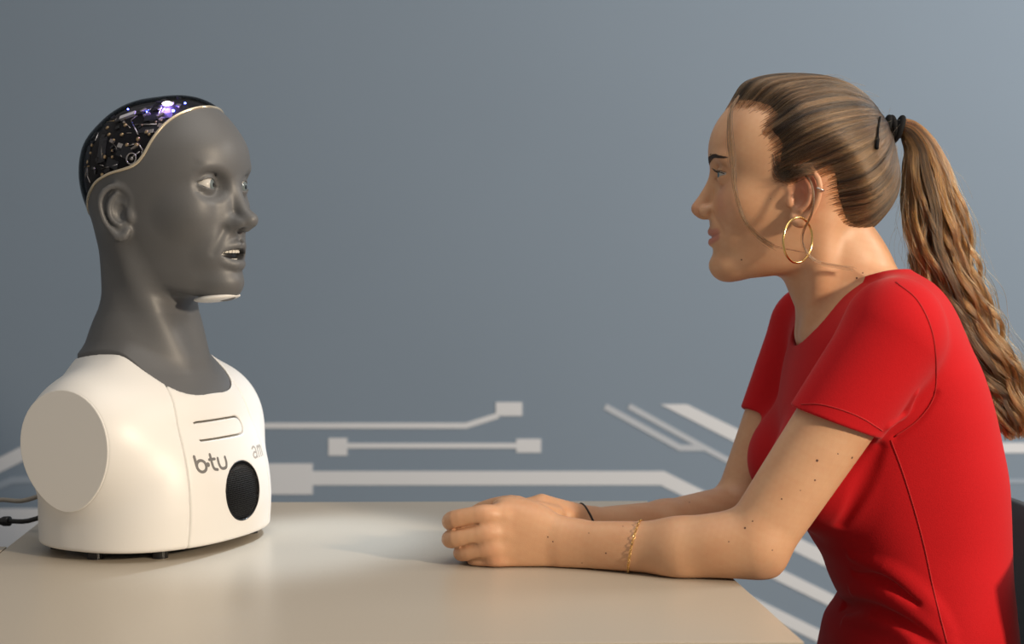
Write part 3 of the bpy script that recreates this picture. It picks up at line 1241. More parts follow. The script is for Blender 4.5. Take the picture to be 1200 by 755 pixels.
xs_ = [x for x in np.linspace(-112, 112, 180) if core_r(np.array([[x, 0, float(zcut_s(x))]], np.float32))[0] < -0.3]
half = [(x, skull_y(core_r, x, float(zcut_s(x))), float(zcut_s(x))) for x in xs_]
loop = half + [(x, -y, z) for x, y, z in half[::-1]]
lp = np.array(loop)
MB().tube(XRH.to_world(lp), 2.0, 8, closed=True).obj('dome_rim', M['rim'], robot, label='glossy rim along the edge of the dome')

# inside the dome
coreF = Field().add(ell((-8, 0, 56), (78, 54, 62))).keep(lambda P: -(P[:, 2] - zcut_s(P[:, 0]) + 14), 3)
v, f = polygonize(lambda P: np.maximum(core_r(P) + 4.6, -(P[:, 2] - zcut_s(P[:, 0]) + 4)).astype(np.float32), (-115, -90, -40), (112, 90, 150), 3.0)
core_o = mesh_obj('skull_core', XRH.to_world(v), f, M['core_black'], robot, label='black inner skull carrying the electronics')


def local_part(name, b, m, par=core_o, **kw):
    return mesh_obj(name, XRH.to_world(np.array(b.v)), b.f, m, par, **kw)


def side_pt(px, py, depth=3.8):
    """point inside the dome seen at the pixel: marches along the view ray to the inner skull"""
    o = np.array([0, 0, CAM_Z])
    d = W(px, py, 1000.0) - o
    d /= np.linalg.norm(d)
    ts = np.arange(1550, 1950, 1.0)
    L = XRH.to_local((o + ts[:, None] * d).astype(np.float32))
    val = core_r(L) + depth
    i = int(np.argmax(val < 0))
    if not (val < 0).any():
        i = int(np.argmin(val))
    p = L[i]
    e = 2.0
    g = np.array([core_r((p + np.eye(3, dtype=np.float32)[k] * e)[None])[0] - core_r((p - np.eye(3, dtype=np.float32)[k] * e)[None])[0] for k in range(3)])
    return p.astype(float), g / np.linalg.norm(g)


def rod(name, a, b, r, m, n=8):
    pa, _ = side_pt(*a)
    pb, _ = side_pt(*b)
    if max(abs(core_r(np.array([q], np.float32))[0] + 3.8) for q in (pa, pb)) > 1.5:
        return None
    return local_part(name, MB().tube([pa, pb], r, n), m)


def screw(px, py, r, m=None):
    p, g = side_pt(px, py, 4.0)
    b = MB().tube([p - g * 2, p + g * 1.0, p + g * 1.6], [r, r, r * 0.6], 12)
    a_ = local_part('screw', b, m or M['brass'])
    return a_


def board(px, py, w, h, ang, m, depth=4.4, name='circuit_board', t=1.6):
    p, g = side_pt(px, py, depth)
    up = np.array([0, 0, 1.0]) - g * g[2]
    up /= np.linalg.norm(up)
    side = np.cross(up, g)
    c, s = cos(rad(ang)), sin(rad(ang))
    R = np.stack([c * side + s * up, -s * side + c * up, g], 1)
    return local_part(name, MB().box(p, (w, h, t), R, 0.3), m, smooth=False)


for q in ((128, 158), (133, 165), (126, 150), (149, 170), (162, 163), (160, 170), (143, 158), (116, 188), (103, 190), (108, 170), (123, 184), (120, 205), (147, 147), (172, 155)):
    screw(*q, 2.4)
for a_, b_ in (((131, 165), (143, 184)), ((154, 142), (162, 158)), ((160, 165), (168, 177)), ((118, 198), (138, 193)), ((158, 146), (184, 146)), ((100, 200), (106, 214)), ((119, 172), (120, 186)), ((112, 165), (118, 150)), ((152, 186), (164, 178))):
    rod('control_rod', a_, b_, 1.0, M['steel'])
board(150, 136, 20, 6, 24, M['panel_white'], 3.6, 'connector', 4)
board(139, 142, 7, 7, 24, M['black'], 3.8, 'plug', 4)
for q in ((186, 137, 34, 9, 8), (120, 176, 14, 30, 8), (104, 182, 10, 24, 10), (176, 152, 30, 8, 4), (165, 128, 30, 12, 14), (132, 192, 18, 10, -20), (116, 150, 14, 10, 40), (146, 178, 20, 14, -20)):
    board(*q, M['pcb'])
for q in ((164, 133, 10, 5, 10), (110, 160, 6, 10, 20), (103, 201, 5, 9, 10), (126, 200, 9, 4, 20), (138, 150, 5, 5, 20), (180, 143, 8, 3, 0), (190, 143, 12, 3, 5), (122, 141, 10, 5, 40)):
    board(*q, M['steel'] if q[0] % 2 else M['black'], 3.6, 'chip', 2.5)
# many small parts crowd the space under the dome
rs_ = np.random.default_rng(21)
n_ok = 0
while n_ok < 70:
    px, py = rs_.uniform(96, 232), rs_.uniform(112, 226)
    p, g = side_pt(px, py, 3.8)
    if abs(core_r(p[None].astype(np.float32))[0] + 3.8) > 1.5 or p[2] < zcut_s(p[0]) + 7 or math.hypot(px - 154, py - 186) < 10:
        continue
    n_ok += 1
    kind_ = rs_.integers(0, 5)
    if kind_ == 0:
        screw(px, py, rs_.uniform(1.2, 2.0))
    elif kind_ == 1:
        a_ = rs_.uniform(0, 2 * pi)
        l_ = rs_.uniform(4, 11)
        rod('wire', (px, py), (px + l_ * cos(a_), py + l_ * sin(a_)), 0.55, (M['brass'], M['steel'], M['cable_grey'])[rs_.integers(0, 3)], 6)
    else:
        board(px, py, rs_.uniform(2.5, 9), rs_.uniform(2, 6), rs_.uniform(-40, 60), (M['pcb'], M['steel'], M['black'], M['cable_grey'], M['pcb'])[rs_.integers(0, 5)], 3.6, 'chip', rs_.uniform(1.5, 3.5))
# ring screw on the near side
p, g = side_pt(154, 186, 2.5)
t1 = np.cross(g, (0, 0, 1.0)); t1 /= np.linalg.norm(t1); t2 = np.cross(g, t1)
aa = np.linspace(0, 2 * pi, 24, endpoint=False)
b = MB().tube(p + 6.2 * (np.cos(aa)[:, None] * t1 + np.sin(aa)[:, None] * t2), 1.2, 8, closed=True)
b.tube([p - g * 6, p + g * 0.5], [2.6, 2.2], 12)
local_part('ring_screw', b, M['steel'])
# blue diodes that glow; the large white ellipsoid paints a lamp's reflection
for (px, py, r, m_) in ((165, 133, 1.3, 'led'), (203, 130, 1.7, 'led'), (172, 131, 0.9, 'led'), (150, 128, 1.0, 'led'), (217, 121, 1.1, 'led'), (196, 122, 4.2, 'dome_glint')):
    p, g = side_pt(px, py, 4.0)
    local_part('diode_and_glint', MB().ball(p, (r * 1.7, r, r * 0.8) if r > 3 else r, 8), M[m_])
ld = bpy.data.lights.new('diode_glow', 'POINT')
ld.energy = 0.22
ld.color = (0.35, 0.22, 1.0)
ld.shadow_soft_size = 0.006
lo_ = bpy.data.objects.new('diode_glow', ld)
COL.objects.link(lo_)
pp, gg = side_pt(195, 126, 3.0)
lo_.location = Vector(XRH.to_world(pp + gg * 0.3)) / 1000

# ---- cables behind the bust
pb = XR.to_world(np.array([-121.0, -20, 62]))
g1 = spline([pb, W(30, 586.5, 1850), W(0, 586.0, 1870), W(-60, 590, 1900), W(-150, 615, 1960)], 24)
prop(MB().tube(g1, 2.9, 8).obj('grey_cable', M['cable_grey']), 'thin grey cable leaving the back of the robot bust above the black one', 'cable')
pb = XR.to_world(np.array([-108.0, -20, 40]))
k1 = empty('power_cable', (*W(0, 609, 1850)[:2], TABLE_Z), 'black power cable with a thick plug behind the robot bust', 'cable')
MB().tube(spline([pb, W(36, 610, 1840), W(8, 611, 1850), W(-40, 613, 1870)], 16), 3.0, 10).obj('cord', M['black'], k1)
MB().tube(spline([W(12, 611, 1849), W(10.2, 611, 1850), W(-6, 611.5, 1853), W(-34, 613, 1866)], 12), [4.0, 6.2, 6.2, 6.2] * 3, 14).obj('plug', M['black'], k1)

# ------------------------------------------------------------------ chair
CD = 1760.0
cx_ = W(1188, 590, CD)[0]
chair = empty('chair', (cx_ - 210, CD, 0), 'dark grey chair the person in red sits on, at the right edge', 'chair')
MB().box((cx_ - 215, CD, 447), (430, 430, 26), None, 9).obj('seat', M['chair'], chair)
v, f = [], []
ny, nz = 17, 9
for sgn in (0, 1):
    for i in range(ny):
        for j in range(nz):
            y = -215 + 430 * i / (ny - 1)
            z = 500 + 274 * j / (nz - 1)
            bow = 26 * (1 - (y / 215) ** 2)
            v.append((cx_ + 2 + bow * 0.6 + 16 * sgn + 0.06 * (z - 500), CD + y, z - 10 * abs(y / 215) ** 6 * (1 if j == nz - 1 else 0)))
for i in range(ny - 1):
    for j in range(nz - 1):
        a = i * nz + j
        f.append((a, a + 1, a + nz + 1, a + nz))
        b = a + ny * nz
        f.append((b, b + nz, b + nz + 1, b + 1))
o2 = ny * nz
for i in range(ny - 1):
    f.append((i * nz, (i + 1) * nz, (i + 1) * nz + o2, i * nz + o2))
    f.append((i * nz + nz - 1, i * nz + nz - 1 + o2, (i + 1) * nz + nz - 1 + o2, (i + 1) * nz + nz - 1))
for j in range(nz - 1):
    f.append((j, j + o2, j + 1 + o2, j + 1))
    a = (ny - 1) * nz + j
    f.append((a, a + 1, a + 1 + o2, a + o2))
mesh_obj('backrest', v, f, M['chair'], chair)
for sy in (-1, 1):
    MB().tube(spline([(cx_ - 20, CD + sy * 175, 440), (cx_ + 12, CD + sy * 175, 450), (cx_ + 22, CD + sy * 175, 520), (cx_ + 30, CD + sy * 175, 640)], 16), 9, 10).obj('back_strut', M['chair_leg'], chair)
    for sx in (-390, -30):
        MB().tube([(cx_ + sx, CD + sy * 185, 434), (cx_ + sx + (25 if sx > -100 else -10), CD + sy * 200, 0)], 10, 10).obj('leg', M['chair_leg'], chair)

# ------------------------------------------------------------------ person
PD = 1750.0
ho_w = W(940, 235, PD)
XH = Xf(ho_w, 180 - 8.0, 1.0)
person = empty('person', (W(1077, 700, PD)[0], PD, 0), 'person with wavy brown ponytail in red T-shirt sitting with clasped hands on the table', 'person')

hz = [-96, -84, -75, -60, -48, -38, -25, -8, 12, 32, 48, 62, 87, 113, 130]
hx = [95, 101, 103.5, 101, 101.5, 103, 106.5, 106, 102, 101, 106.5, 107, 101, 92, 80]
core_w = head_core(hz, hx, 0.97, 136.0, ((0, 0, 44), (94, 73, 92)), (-12, -42, -70, -82, -88, -80, -20))
EYE_W = (86.0, 31.0, 28.5)


def woman_face():
    F = Field().add(lambda P: core_w(P))
    for s in (-1, 1):
        F.add(ell((62, s * 35, -2), (30, 24, 28)), 16)                    # cheek lifted by the smile
        F.add(ell((91, s * 24, 45), (7, 22, 6), rot('X', 6 * s)), 12)
    F.add(ell((84, 0, -77), (21.5, 22, 14.5)), 12)
    F.add(ell((80, 0, -40), (22, 30, 24)), 14)
    for s in (-1, 1):
        add_eye_socket(F, s, EYE_W, 12.0, 5.0, 3.6, 5.0, 1.7)
    F.add(schain([(98, 0, 33), (104.5, 0, 18), (112, 0, 3), (119.3, 0, -9)], [7, 7.2, 8.2, 9.4], 10), 8)
    for s in (-1, 1):
        F.add(ell((108, s * 12.5, -12.5), (11, 6.2, 8)), 5)
        F.cut(ell((113.5, s * 7, -20.5), (6, 3, 4)), 2)
    F.add(ell((113, 0, -17), (8, 4.6, 5)), 4)
    F.add(schain([(90, -25, -38.5), (99, -15, -38), (104, -5, -36), (104, 0, -37), (104, 5, -36), (99, 15, -38), (90, 25, -38.5)], [2, 3.8, 5.0, 4.9, 5.0, 3.8, 2], 20), 2.5)
    F.add(schain([(90, -25, -41.5), (98, -15, -46.5), (102.6, -5, -48.5), (102.8, 0, -48.6), (102.6, 5, -48.5), (98, 15, -46.5), (90, 25, -41.5)], [2, 4.2, 5.6, 5.6, 5.6, 4.2, 2], 20), 2.5)
    ys = np.linspace(-28, 28, 21)
    zs = -42.8 + 4.6 * (np.abs(ys) / 28) ** 2
    lo_, hi_ = np.full(21, 60.0), np.full(21, 125.0)
    for _ in range(16):
        m_ = (lo_ + hi_) / 2
        ins = F(np.stack([m_, ys, zs], 1).astype(np.float32)) < 0
        lo_, hi_ = np.where(ins, m_, lo_), np.where(ins, hi_, m_)
    F.cut(chain(np.stack([lo_ - 0.4, ys, zs], 1), 1.5 - 0.9 * (np.abs(ys) / 28) ** 2), 1.6)
    for s in (-1, 1):
        F.cut(schain([(105, s * 18, -15), (98, s * 28, -28), (91, s * 33, -40)], [1.0, 1.5, 1.1], 8), 6)
        add_ear(F, s, (6, 67.5, -3), 1.04, 0.42)
    return F


face_w = woman_face()

# torso: sections by height, world mm; x measured as forward = -X
_rows = [(830, 962, 1192, 186), (800, 963, 1190, 182), (758, 969, 1187, 172), (736, 974, 1187, 164), (718, 985, 1186, 156), (707, 990, 1185, 152), (697, 985, 1185, 149), (680, 977, 1184, 145), (656, 968, 1183, 141), (633, 954, 1183, 139),
         (590, 930, 1182, 142), (560, 918, 1180, 146), (510, 914, 1170, 152), (464, 918, 1158, 158), (418, 927, 1140, 160), (385, 938, 1121, 150),
         (362, 954, 1102, 128), (345, 972, 1083, 98), (330, 990, 1060, 66)]
_z, _fx, _bx, _w = [], [], [], []
for py, xf, xb, w_ in _rows[::-1]:
    a_, b_ = W(xf, py, PD), W(xb - 9, py, PD)
    _z.append(a_[2]); _fx.append(-a_[0]); _bx.append(-b_[0]); _w.append(w_)
o_ = np.argsort(_z)
_z = np.array(_z)[o_]
tf, tb, tw = (table_fn(_z, np.array(q)[o_]) for q in (_fx, _bx, _w))
_loft = loft(tf, tb, tw, lambda z: (tf(z) * 0.52 + tb(z) * 0.48), const(2.25), 2.3)


def torso_loft(P):
    Q = np.stack([-P[:, 0], P[:, 1] - PD, P[:, 2]], 1)
    return np.maximum(_loft(Q), P[:, 2] - _z[-1]).astype(np.float32)


SHL, ELL_, WRL = W(1046, 394, 1590), W(884, 637, 1570), W(664, 639, 1632)
SHR, ELR, WRR = W(948, 388, 1905), W(868, 598, 1880), W(692, 617, 1752)
ARML_D, ARMR_D = ELL_ - SHL, ELR - SHR
nb_ = W(985, 345, PD)
NK0, NK1 = W(955, 268, PD), W(994, 352, PD)


def torso_field(o):
    """o = how far outside the skin (mm)"""
    T = Field()
    T.add(lambda P: torso_loft(P) - o)
    for s in (-1, 1):
        T.add(ell(W(942, 548, PD) + (0, s * 72, 0), (54 + o, 62 + o, 58 + o)), 34)
    # shoulders, trapezius
    T.add(chain([W(1040, 372, PD) + (0, -70, 0), SHL + (6, 12, 14)], [52 + o, 47 + o]), 36)
    T.add(chain([W(1020, 372, PD) + (0, 70, 0), SHR + (6, -12, 14)], [50 + o, 46 + o]), 36)
    return T


def arm_upper(T, o, k=18):
    T.add(limb(SHL, ELL_, (46 + o, 45 + o), (37 + o, 37 + o), (1, 0, 0.5)), k)
    T.add(limb(SHR, ELR, (45 + o, 44 + o), (36 + o, 36 + o), (1, 0, 0.5)), k)
    # muscle of the upper arm
    return T


# --- hands
def V3(px, py, D):
    return W(px, py, D)


def hand_left():
    H = Field()
    H.add(limb(W(676, 639, 1633), W(584, 631, 1632), (26.5, 18.5), (36.5, 13), (0.08, 0, 1)))
    H.add(ell(W(620, 648, 1648), (30, 15, 18)), 12)                          # heel of the hand, little finger side
    H.add(ell(W(618, 605, 1646), (34, 15, 18), rot('Y', 14)), 18)            # thumb side
    H.add(ell(W(596, 594, 1648), (18, 12, 10), rot('Y', 8)), 8)
    DD = -16
    G = []
    G.append(([(588, 604, 1648), (568, 603.5, 1644), (548, 606, 1646), (531.5, 610, 1652), (528.5, 612, 1668), (534, 614, 1684), (548, 616, 1696)], [9.6, 10.9, 10.2, 10.8, 9.6, 9.0, 8.0]))
    G.append(([(590, 624, 1646), (570, 625, 1641), (550, 628, 1643), (531, 631.5, 1650), (528, 632, 1668), (534, 633, 1684), (549, 633, 1696)], [9.6, 10.9, 10.0, 10.5, 9.4, 8.8, 8.0]))
    G.append(([(592, 642, 1647), (574, 643, 1642), (557, 646, 1645), (543, 648, 1652), (541, 648, 1668), (547, 648, 1682), (560, 647, 1692)], [9.0, 10.0, 9.2, 9.6, 8.6, 8.2, 7.4]))
    G.append(([(596, 656, 1650), (581, 657, 1645), (568, 659, 1648), (556.5, 660.5, 1654), (555, 660, 1668), (560, 659, 1679), (571, 658, 1687)], [8.0, 8.7, 7.8, 8.0, 7.4, 7.0, 6.6]))
    for pts, r in G:
        q = [W(a, b, c + DD) for a, b, c in pts]
        H.add(schain(q[:3], [r[0], r[1] * 0.97, r[2] * 0.8], 8), 9)
    for pts, r in G:
        q = [W(a, b, c + DD) for a, b, c in pts]
        H.add(schain(q, r, 18), 1.0)
    # knuckles
    for (px, py, D, r) in ((570, 603, 1625.5, 8), (572, 624.5, 1622.5, 8), (576, 643, 1623.5, 7.5), (583, 657, 1627.5, 6.5)):
        H.add(ell(W(px, py, D), (r * 1.3, r * 0.8, r * 0.85)), 8)
    # thumb lying over the other hand
    H.add(schain([W(630, 606, 1652), W(606, 593, 1664), W(585, 592, 1680), (W(566, 597, 1694)), W(556, 601, 1702)], [13, 11.5, 9.5, 9, 7.5], 12), 5)
    # creases between the fingers
    for (a_, b_, c_) in (((562, 613, 1621), (548, 617.5, 1623), (533, 620.5, 1629)), ((562, 634, 1621), (551, 637.5, 1622), (540, 640.5, 1628)), ((569, 651, 1623), (560, 653.5, 1624), (550, 656, 1629))):
        H.cut(schain([W(*a_), W(*b_), W(*c_)], [0.4, 1.1, 1.3], 8), 2)
    return H


def hand_right():
    H = Field()
    H.add(limb(WRR, W(632, 612, 1716), (23, 17), (32, 15), (0, 0, 1)))
    H.add(ell(W(625, 612, 1716), (34, 17, 29)), 10)
    H.add(ell(W(648, 606, 1722), (26, 13, 16)), 8)
    for pts, r in ((([(622, 598, 1708), (598, 600, 1700), (574, 604, 1694), (556, 612, 1688), (566, 622, 1682)]), [9.5, 9.5, 9, 8.5, 7.5]),
                   (([(622, 612, 1706), (596, 614, 1704), (572, 618, 1702), (556, 624, 1698), (564, 632, 1690)]), [9.8, 9.6, 9, 8.5, 7.6]),
                   (([(624, 626, 1708), (600, 630, 1706), (580, 634, 1704), (566, 638, 1698), (574, 644, 1690)]), [9, 8.8, 8.4, 8, 7]),
                   (([(628, 636, 1712), (608, 642, 1708), (592, 645, 1706), (580, 647, 1700), (586, 649, 1692)]), [8, 7.6, 7.2, 7, 6.2])):
        H.add(schain([W(*p) for p in pts], r, 14), 2.2)
    H.add(schain([W(650, 604, 1708), W(624, 597, 1690), W(600, 600, 1678), W(584, 606, 1672)], [11, 10, 8.8, 7.5], 10), 5)
    return H


hl, hr = hand_left(), hand_right()


def body_field():
    B = Field()
    B.add(XH.field(face_w, (5, 0, 25), 160))
    # neck
    B.add(limb(NK0, NK1, (56, 52), (60, 57), (1, 0, 0.3)), 12)
    B.add(ell(W(1004, 318, PD), (40, 50, 66), rot('Y', -24)), 20)
    for s in (-1, 1):
        B.add(schain([W(955, 262, PD) + (0, s * 47, 0), W(952, 320, PD) + (0, s * 44, 0), W(950, 385, PD) + (0, s * 18, 0)], [10, 11, 8], 8), 16)   # neck cords
        B.add(schain([W(950, 400, PD) + (0, s * 12, 0), W(968, 388, PD) + (0, s * 70, 0), W(1010, 366, PD) + (0, s * 125, 0)], [8, 7, 8], 10), 14)  # collar bones
    T = torso_field(-5.0)
    B.add(lambda P: T(P) + 10 * smoothstep(1000, 960, P[:, 2]), 24)
    # arms
    A = Field()
    arm_upper(A, -0.5, 14)
    A.add(limb(ELL_, W(800, 645, 1590), (34, 36), (31, 31), (0, 0, 1)), 14)
    A.add(limb(W(800, 644, 1590), WRL, (30, 29), (26.5, 19), (0, 0, 1)), 24)
    A.add(ell(W(890, 653, 1572), (24, 22, 23)), 14)
    A.add(ell(W(850, 639, 1576), (42, 34, 32)), 14)
    A.add(limb(ELR, W(780, 613, 1806), (34, 35), (27, 28), (0, 0, 1)), 14)
    A.add(limb(W(780, 613, 1806), WRR, (27, 28), (21.5, 20), (0, 0, 1)), 10)
    A.add(lambda P: hl(P), 12)
    A.add(lambda P: hr(P), 7)
    B.add(lambda P: A(P), 16)
    B.keep(plane((0, 0, TABLE_Z + 0.4), (0, 0, -1)), 0) if False else None
    return B


body_f = body_field()


def body_clip(P):
    d = body_f(P)
    # the arms press flat on the tabletop
    on = smoothstep(W(960, 640, 1570)[0], W(925, 640, 1570)[0], P[:, 0])
    return np.where(P[:, 2] < TABLE_Z + 30, smax(d, (TABLE_Z + 0.5 - P[:, 2]) - 60 * (1 - on), 5.0), d).astype(np.float32)


H_BODY = 1.7
v, f = polygonize(body_clip, (-110, 1490, 560), (640, 2000, 1330), H_BODY)
body = mesh_obj('body', v, f, M['skin'], person, label='skin of the face, neck and bare arms')

# skin tone per vertex: lips, cheeks, knuckles
base = np.array([0.605, 0.340, 0.194], np.float32)
_m = sum(np.sin(v @ RNG.normal(0, 0.11, 3) + RNG.uniform(0, 6)) for _ in range(7)) / 7 + 0.5 * sum(np.sin(v @ RNG.normal(0, 0.5, 3) + RNG.uniform(0, 6)) for _ in range(7)) / 7
tint = np.tile(base, (len(v), 1)) * (1 + np.outer(_m, (0.05, 0.11, 0.14))).astype(np.float32)
L = XH.to_local(v.astype(np.float32))


def blend(mask, col):
    global tint
    tint = tint * (1 - mask[:, None]) + np.array(col, np.float32) * mask[:, None]


def gauss(Q, c, r):
    return np.exp(-(((Q - np.array(c, np.float32)) / np.array(r, np.float32)) ** 2).sum(1))


for s in (-1, 1):
    blend(0.42 * gauss(L, (90, s * 38, -4), (22, 16, 19)), (0.60, 0.21, 0.14))
    blend(0.75 * gauss(L, (0, s * 73, 12), (17, 16, 26)), (0.56, 0.17, 0.11))
blend(0.35 * gauss(L, (124, 0, -10), (14, 14, 12)), (0.58, 0.23, 0.15))
mid = -42.2 + 4.0 * (np.abs(L[:, 1]) / 25) ** 2
lipm = smoothstep(29, 24, np.abs(L[:, 1])) * smoothstep(92, 97, L[:, 0]) * smoothstep(-53.5, -51.0, L[:, 2] + 0 * mid + 6.5 * (np.abs(L[:, 1]) / 25) ** 2 * -1) * smoothstep(-32.0, -34.5, L[:, 2])
blend(0.75 * lipm * (np.abs(L[:, 1]) < 30), (0.46, 0.155, 0.125))
for (px, py, D) in ((569, 603, 1626), (571, 624, 1622), (575, 642, 1623), (582, 656, 1628)):
    blend(0.5 * gauss(v, W(px, py, D), (10, 12, 8)), (0.58, 0.25, 0.15))
for (px, py, D) in ((529, 610, 1650), (528, 631, 1650), (541, 648, 1650)):
    blend(0.4 * gauss(v, W(px, py, D), (8, 14, 8)), (0.58, 0.24, 0.14))
blend(0.35 * gauss(v, W(893, 668, 1570), (22, 30, 14)), (0.60, 0.24, 0.16))
at = body.data.attributes.new('tint', 'FLOAT_COLOR', 'POINT')
at.data.foreach_set('color', np.c_[tint, np.ones(len(v), np.float32)].astype(np.float32).ravel())


def bvh_of(v, f):
    return BVHTree.FromPolygons([Vector(p) for p in np.asarray(v, float)], [tuple(int(i) for i in q) for q in f])


body_bvh = bvh_of(v, f)


def hit(bvh, px, py):
    d = Vector(W(px, py, 1000.0) - np.array([0, 0, CAM_Z])).normalized()
    p, n, i, t = bvh.ray_cast(Vector((0, 0, CAM_Z)), d)
    return (None, None) if p is None else (np.array(p), np.array(n))


# moles
M['mole'] = mat('mole', (0.09, 0.035, 0.02), 0.6)
mb = MB()
for px, py, r in ((642, 629.5, 0.9), (648, 635, 0.9), (690, 625, 0.7), (710, 648.5, 1.0), (682, 660, 0.7), (730, 617, 0.7), (869, 304.5, 1.1), (882, 611, 1.0), (873, 619, 1.3),
                  (916, 585, 1.0), (955, 563, 1.2), (957.6, 540, 1.6), (982, 532, 0.9), (998.6, 536.6, 1.6), (938, 575, 0.7), (905, 645, 0.8), (854, 635, 0.8), (1004, 326, 1.3), (1011, 320, 1.0),
                  (885, 555, 1.2), (833, 571, 1.0), (808, 589, 0.9), (903, 233, 0.6)):
    p, n = hit(body_bvh, px, py)
    r *= 0.85
    if p is not None and p[1] < 2000:
        t1 = np.cross(n, (0, 0, 1.0)); t1 /= np.linalg.norm(t1); t2 = np.cross(n, t1)
        ring_ = [p + n * 0.12 + r * (cos(a) * t1 + sin(a) * t2) for a in np.linspace(0, 2 * pi, 10, endpoint=False)]
        mb.add([*ring_, p + n * 0.35], [(i, (i + 1) % 10, 10) for i in range(10)])
mb.obj('mole', M['mole'], person, kind='stuff')

for s in (-1, 1):
    eyeball(person, XH, np.array([EYE_W[0], s * EYE_W[1], EYE_W[2]]), 12.0, (1, 0.02 * s, -0.04), M['iris_blue'])

# lashes and brows
for s in (1, -1):
    c = np.array([EYE_W[0], s * EYE_W[1], EYE_W[2]])
    mb = MB()
    for k in range(26):
        y = -12.5 + 25 * k / 25
        w = 1 - (y / 14.2) ** 2
        x = math.sqrt(max(13.6 ** 2 - y * y - (4.6 * w) ** 2, 1))
        p0 = c + np.array([x - 0.3, s * y, 4.6 * w + 0.2])
        out = np.array([x / 13.6, s * y / 13.6 * 1.3, 0.15])
        ln = 6.5 + 2.2 * max(0, y / 12)
        p1 = p0 + out * ln * 0.5 + np.array([0, 0, -0.3])
        p2 = p0 + out * ln + np.array([0, 0, 2.2])
        mb.tube(XH.to_world(np.array([p0, p1, p2])), [0.42, 0.34, 0.1], 4)
    t = np.linspace(-13, 13, 20)
    w = 1 - (t / 14.2) ** 2
    x = np.sqrt(np.maximum(13.75 ** 2 - t * t - (4.6 * w) ** 2, 1))
    mb.tube(XH.to_world(np.stack([c[0] + x, c[1] + s * t, c[2] + 4.6 * w + 0.3], 1)), 0.55, 5)
    mb.obj('eyelashes', M['lash'], person, kind='stuff')
    mb = MB()
    for k in range(210):
        u = RNG.random()
        y = 8 + 40 * u
        z = 45.5 + 5.0 * math.sin(pi * min(1, u * 1.25) * 0.62) - 5.5 * max(0, u - 0.65) + RNG.normal() * (2.0 * (1 - 0.7 * u))
        q = []
        for e in range(3):
            yy = y + e * 2.4
            zz = z + e * (1.3 - 1.8 * u)
            lo_, hi_ = 60.0, 130.0
            for _ in range(14):
                m_ = (lo_ + hi_) / 2
                if face_w(np.array([[m_, s * yy, zz]], np.float32))[0] < 0:
                    lo_ = m_
                else:
                    hi_ = m_
            q.append((lo_ + 0.35, s * yy, zz))
        mb.tube(XH.to_world(np.array(q)), [0.42, 0.42, 0.15], 4)
    mb.obj('eyebrow', M['brow'], person, kind='stuff')

# ------------------------------------------------------------------ T-shirt
HEM_P, HEM_N = W(985, 497, 1580), W(985, 497, 1580) - W(1020, 405, 1580)
HEM_N = HEM_N / np.linalg.norm(HEM_N)
HEMR_P = W(893, 487, 1895)
HEMR_N = ARMR_D / np.linalg.norm(ARMR_D)


def shirt_field():
    F = torso_field(0.5)
    A = Field()
    A.add(limb(SHL, SHL + ARML_D * 0.62, (53, 52), (48, 48), (1, 0, 0.5)))
    A.keep(plane(HEM_P, HEM_N), 2.5)
    F.add(lambda P: A(P), 20)
    A2 = Field()
    A2.add(limb(SHR, SHR + ARMR_D * 0.62, (50, 49), (45, 44), (1, 0, 0.5)))
    A2.keep(plane(HEMR_P, HEMR_N), 2.5)
    F.add(lambda P: A2(P), 20)
    # folds at the waist, under the arm and on the sleeve
    def fold(pts, r, k=12, op='add'):
        q = []
        for (px, py) in pts:
            d = W(px, py, 1000.0) - np.array([0, 0, CAM_Z])
            d /= np.linalg.norm(d)
            ts = np.arange(1450, 1900, 2.0)
            val = F0(( np.array([0, 0, CAM_Z]) + ts[:, None] * d).astype(np.float32))
            i = int(np.argmax(val < 0)) if (val < 0).any() else int(np.argmin(val))
            q.append(np.array([0, 0, CAM_Z]) + ts[i] * d)
        r = np.asarray(r, float)
        off = np.array([0, r.max() * 0.55, 0]) if op == 'add' else np.array([0, -r.max() * 0.45, 0])
        (F.add if op == 'add' else F.cut)(schain([p + off for p in q], r, 14), k)
    F0 = Field()
    F0.ops = list(F.ops)
    fold([(1002, 694), (1036, 696), (1078, 720), (1128, 770)], [1, 8, 9, 1])
    fold([(1000, 652), (1040, 666), (1085, 702), (1116, 742)], [0.6, 7, 7, 0.6])
    fold([(992, 728), (1025, 728), (1062, 746), (1090, 778)], [1, 8, 8, 2])
    fold([(988, 710), (1000, 710), (1022, 713), (1060, 730), (1095, 756)], [3, 5, 5, 4, 0.8], 10, 'cut')
    fold([(1000, 672), (1035, 680), (1075, 707)], [0.6, 4, 0.6], 9, 'cut')
    fold([(1030, 525), (1010, 570), (985, 615)], [0.6, 5, 0.6], 12, 'cut')
    fold([(1050, 512), (1075, 492), (1096, 462)], [0.6, 1.6, 0.5], 8, 'cut')
    fold([(1040, 500), (1058, 485), (1072, 462)], [0.5, 2.2, 0.5], 10)
    # collar opening
    C = Field()
    C.add(schain([W(978, 350, PD), W(964, 300, PD), W(935, 210, PD)], [58, 62, 90], 8))
    C.add(ell(W(962, 370, PD), (40, 66, 46), rot('Y', 30)), 10)
    F.cut(lambda P: C(P), 3)
    F.keep(plane((0, 0, 560), (0, 0, -1)), 6)
    return F


shirt_f = shirt_field()
v, f = polygonize(lambda P: shirt_f(P), (150, 1490, 550), (640, 2000, 1070), 2.0)
shirt = mesh_obj('t_shirt', v, f, M['shirt'], person, label='red short-sleeved jersey T-shirt')
shirt_bvh = bvh_of(v, f)


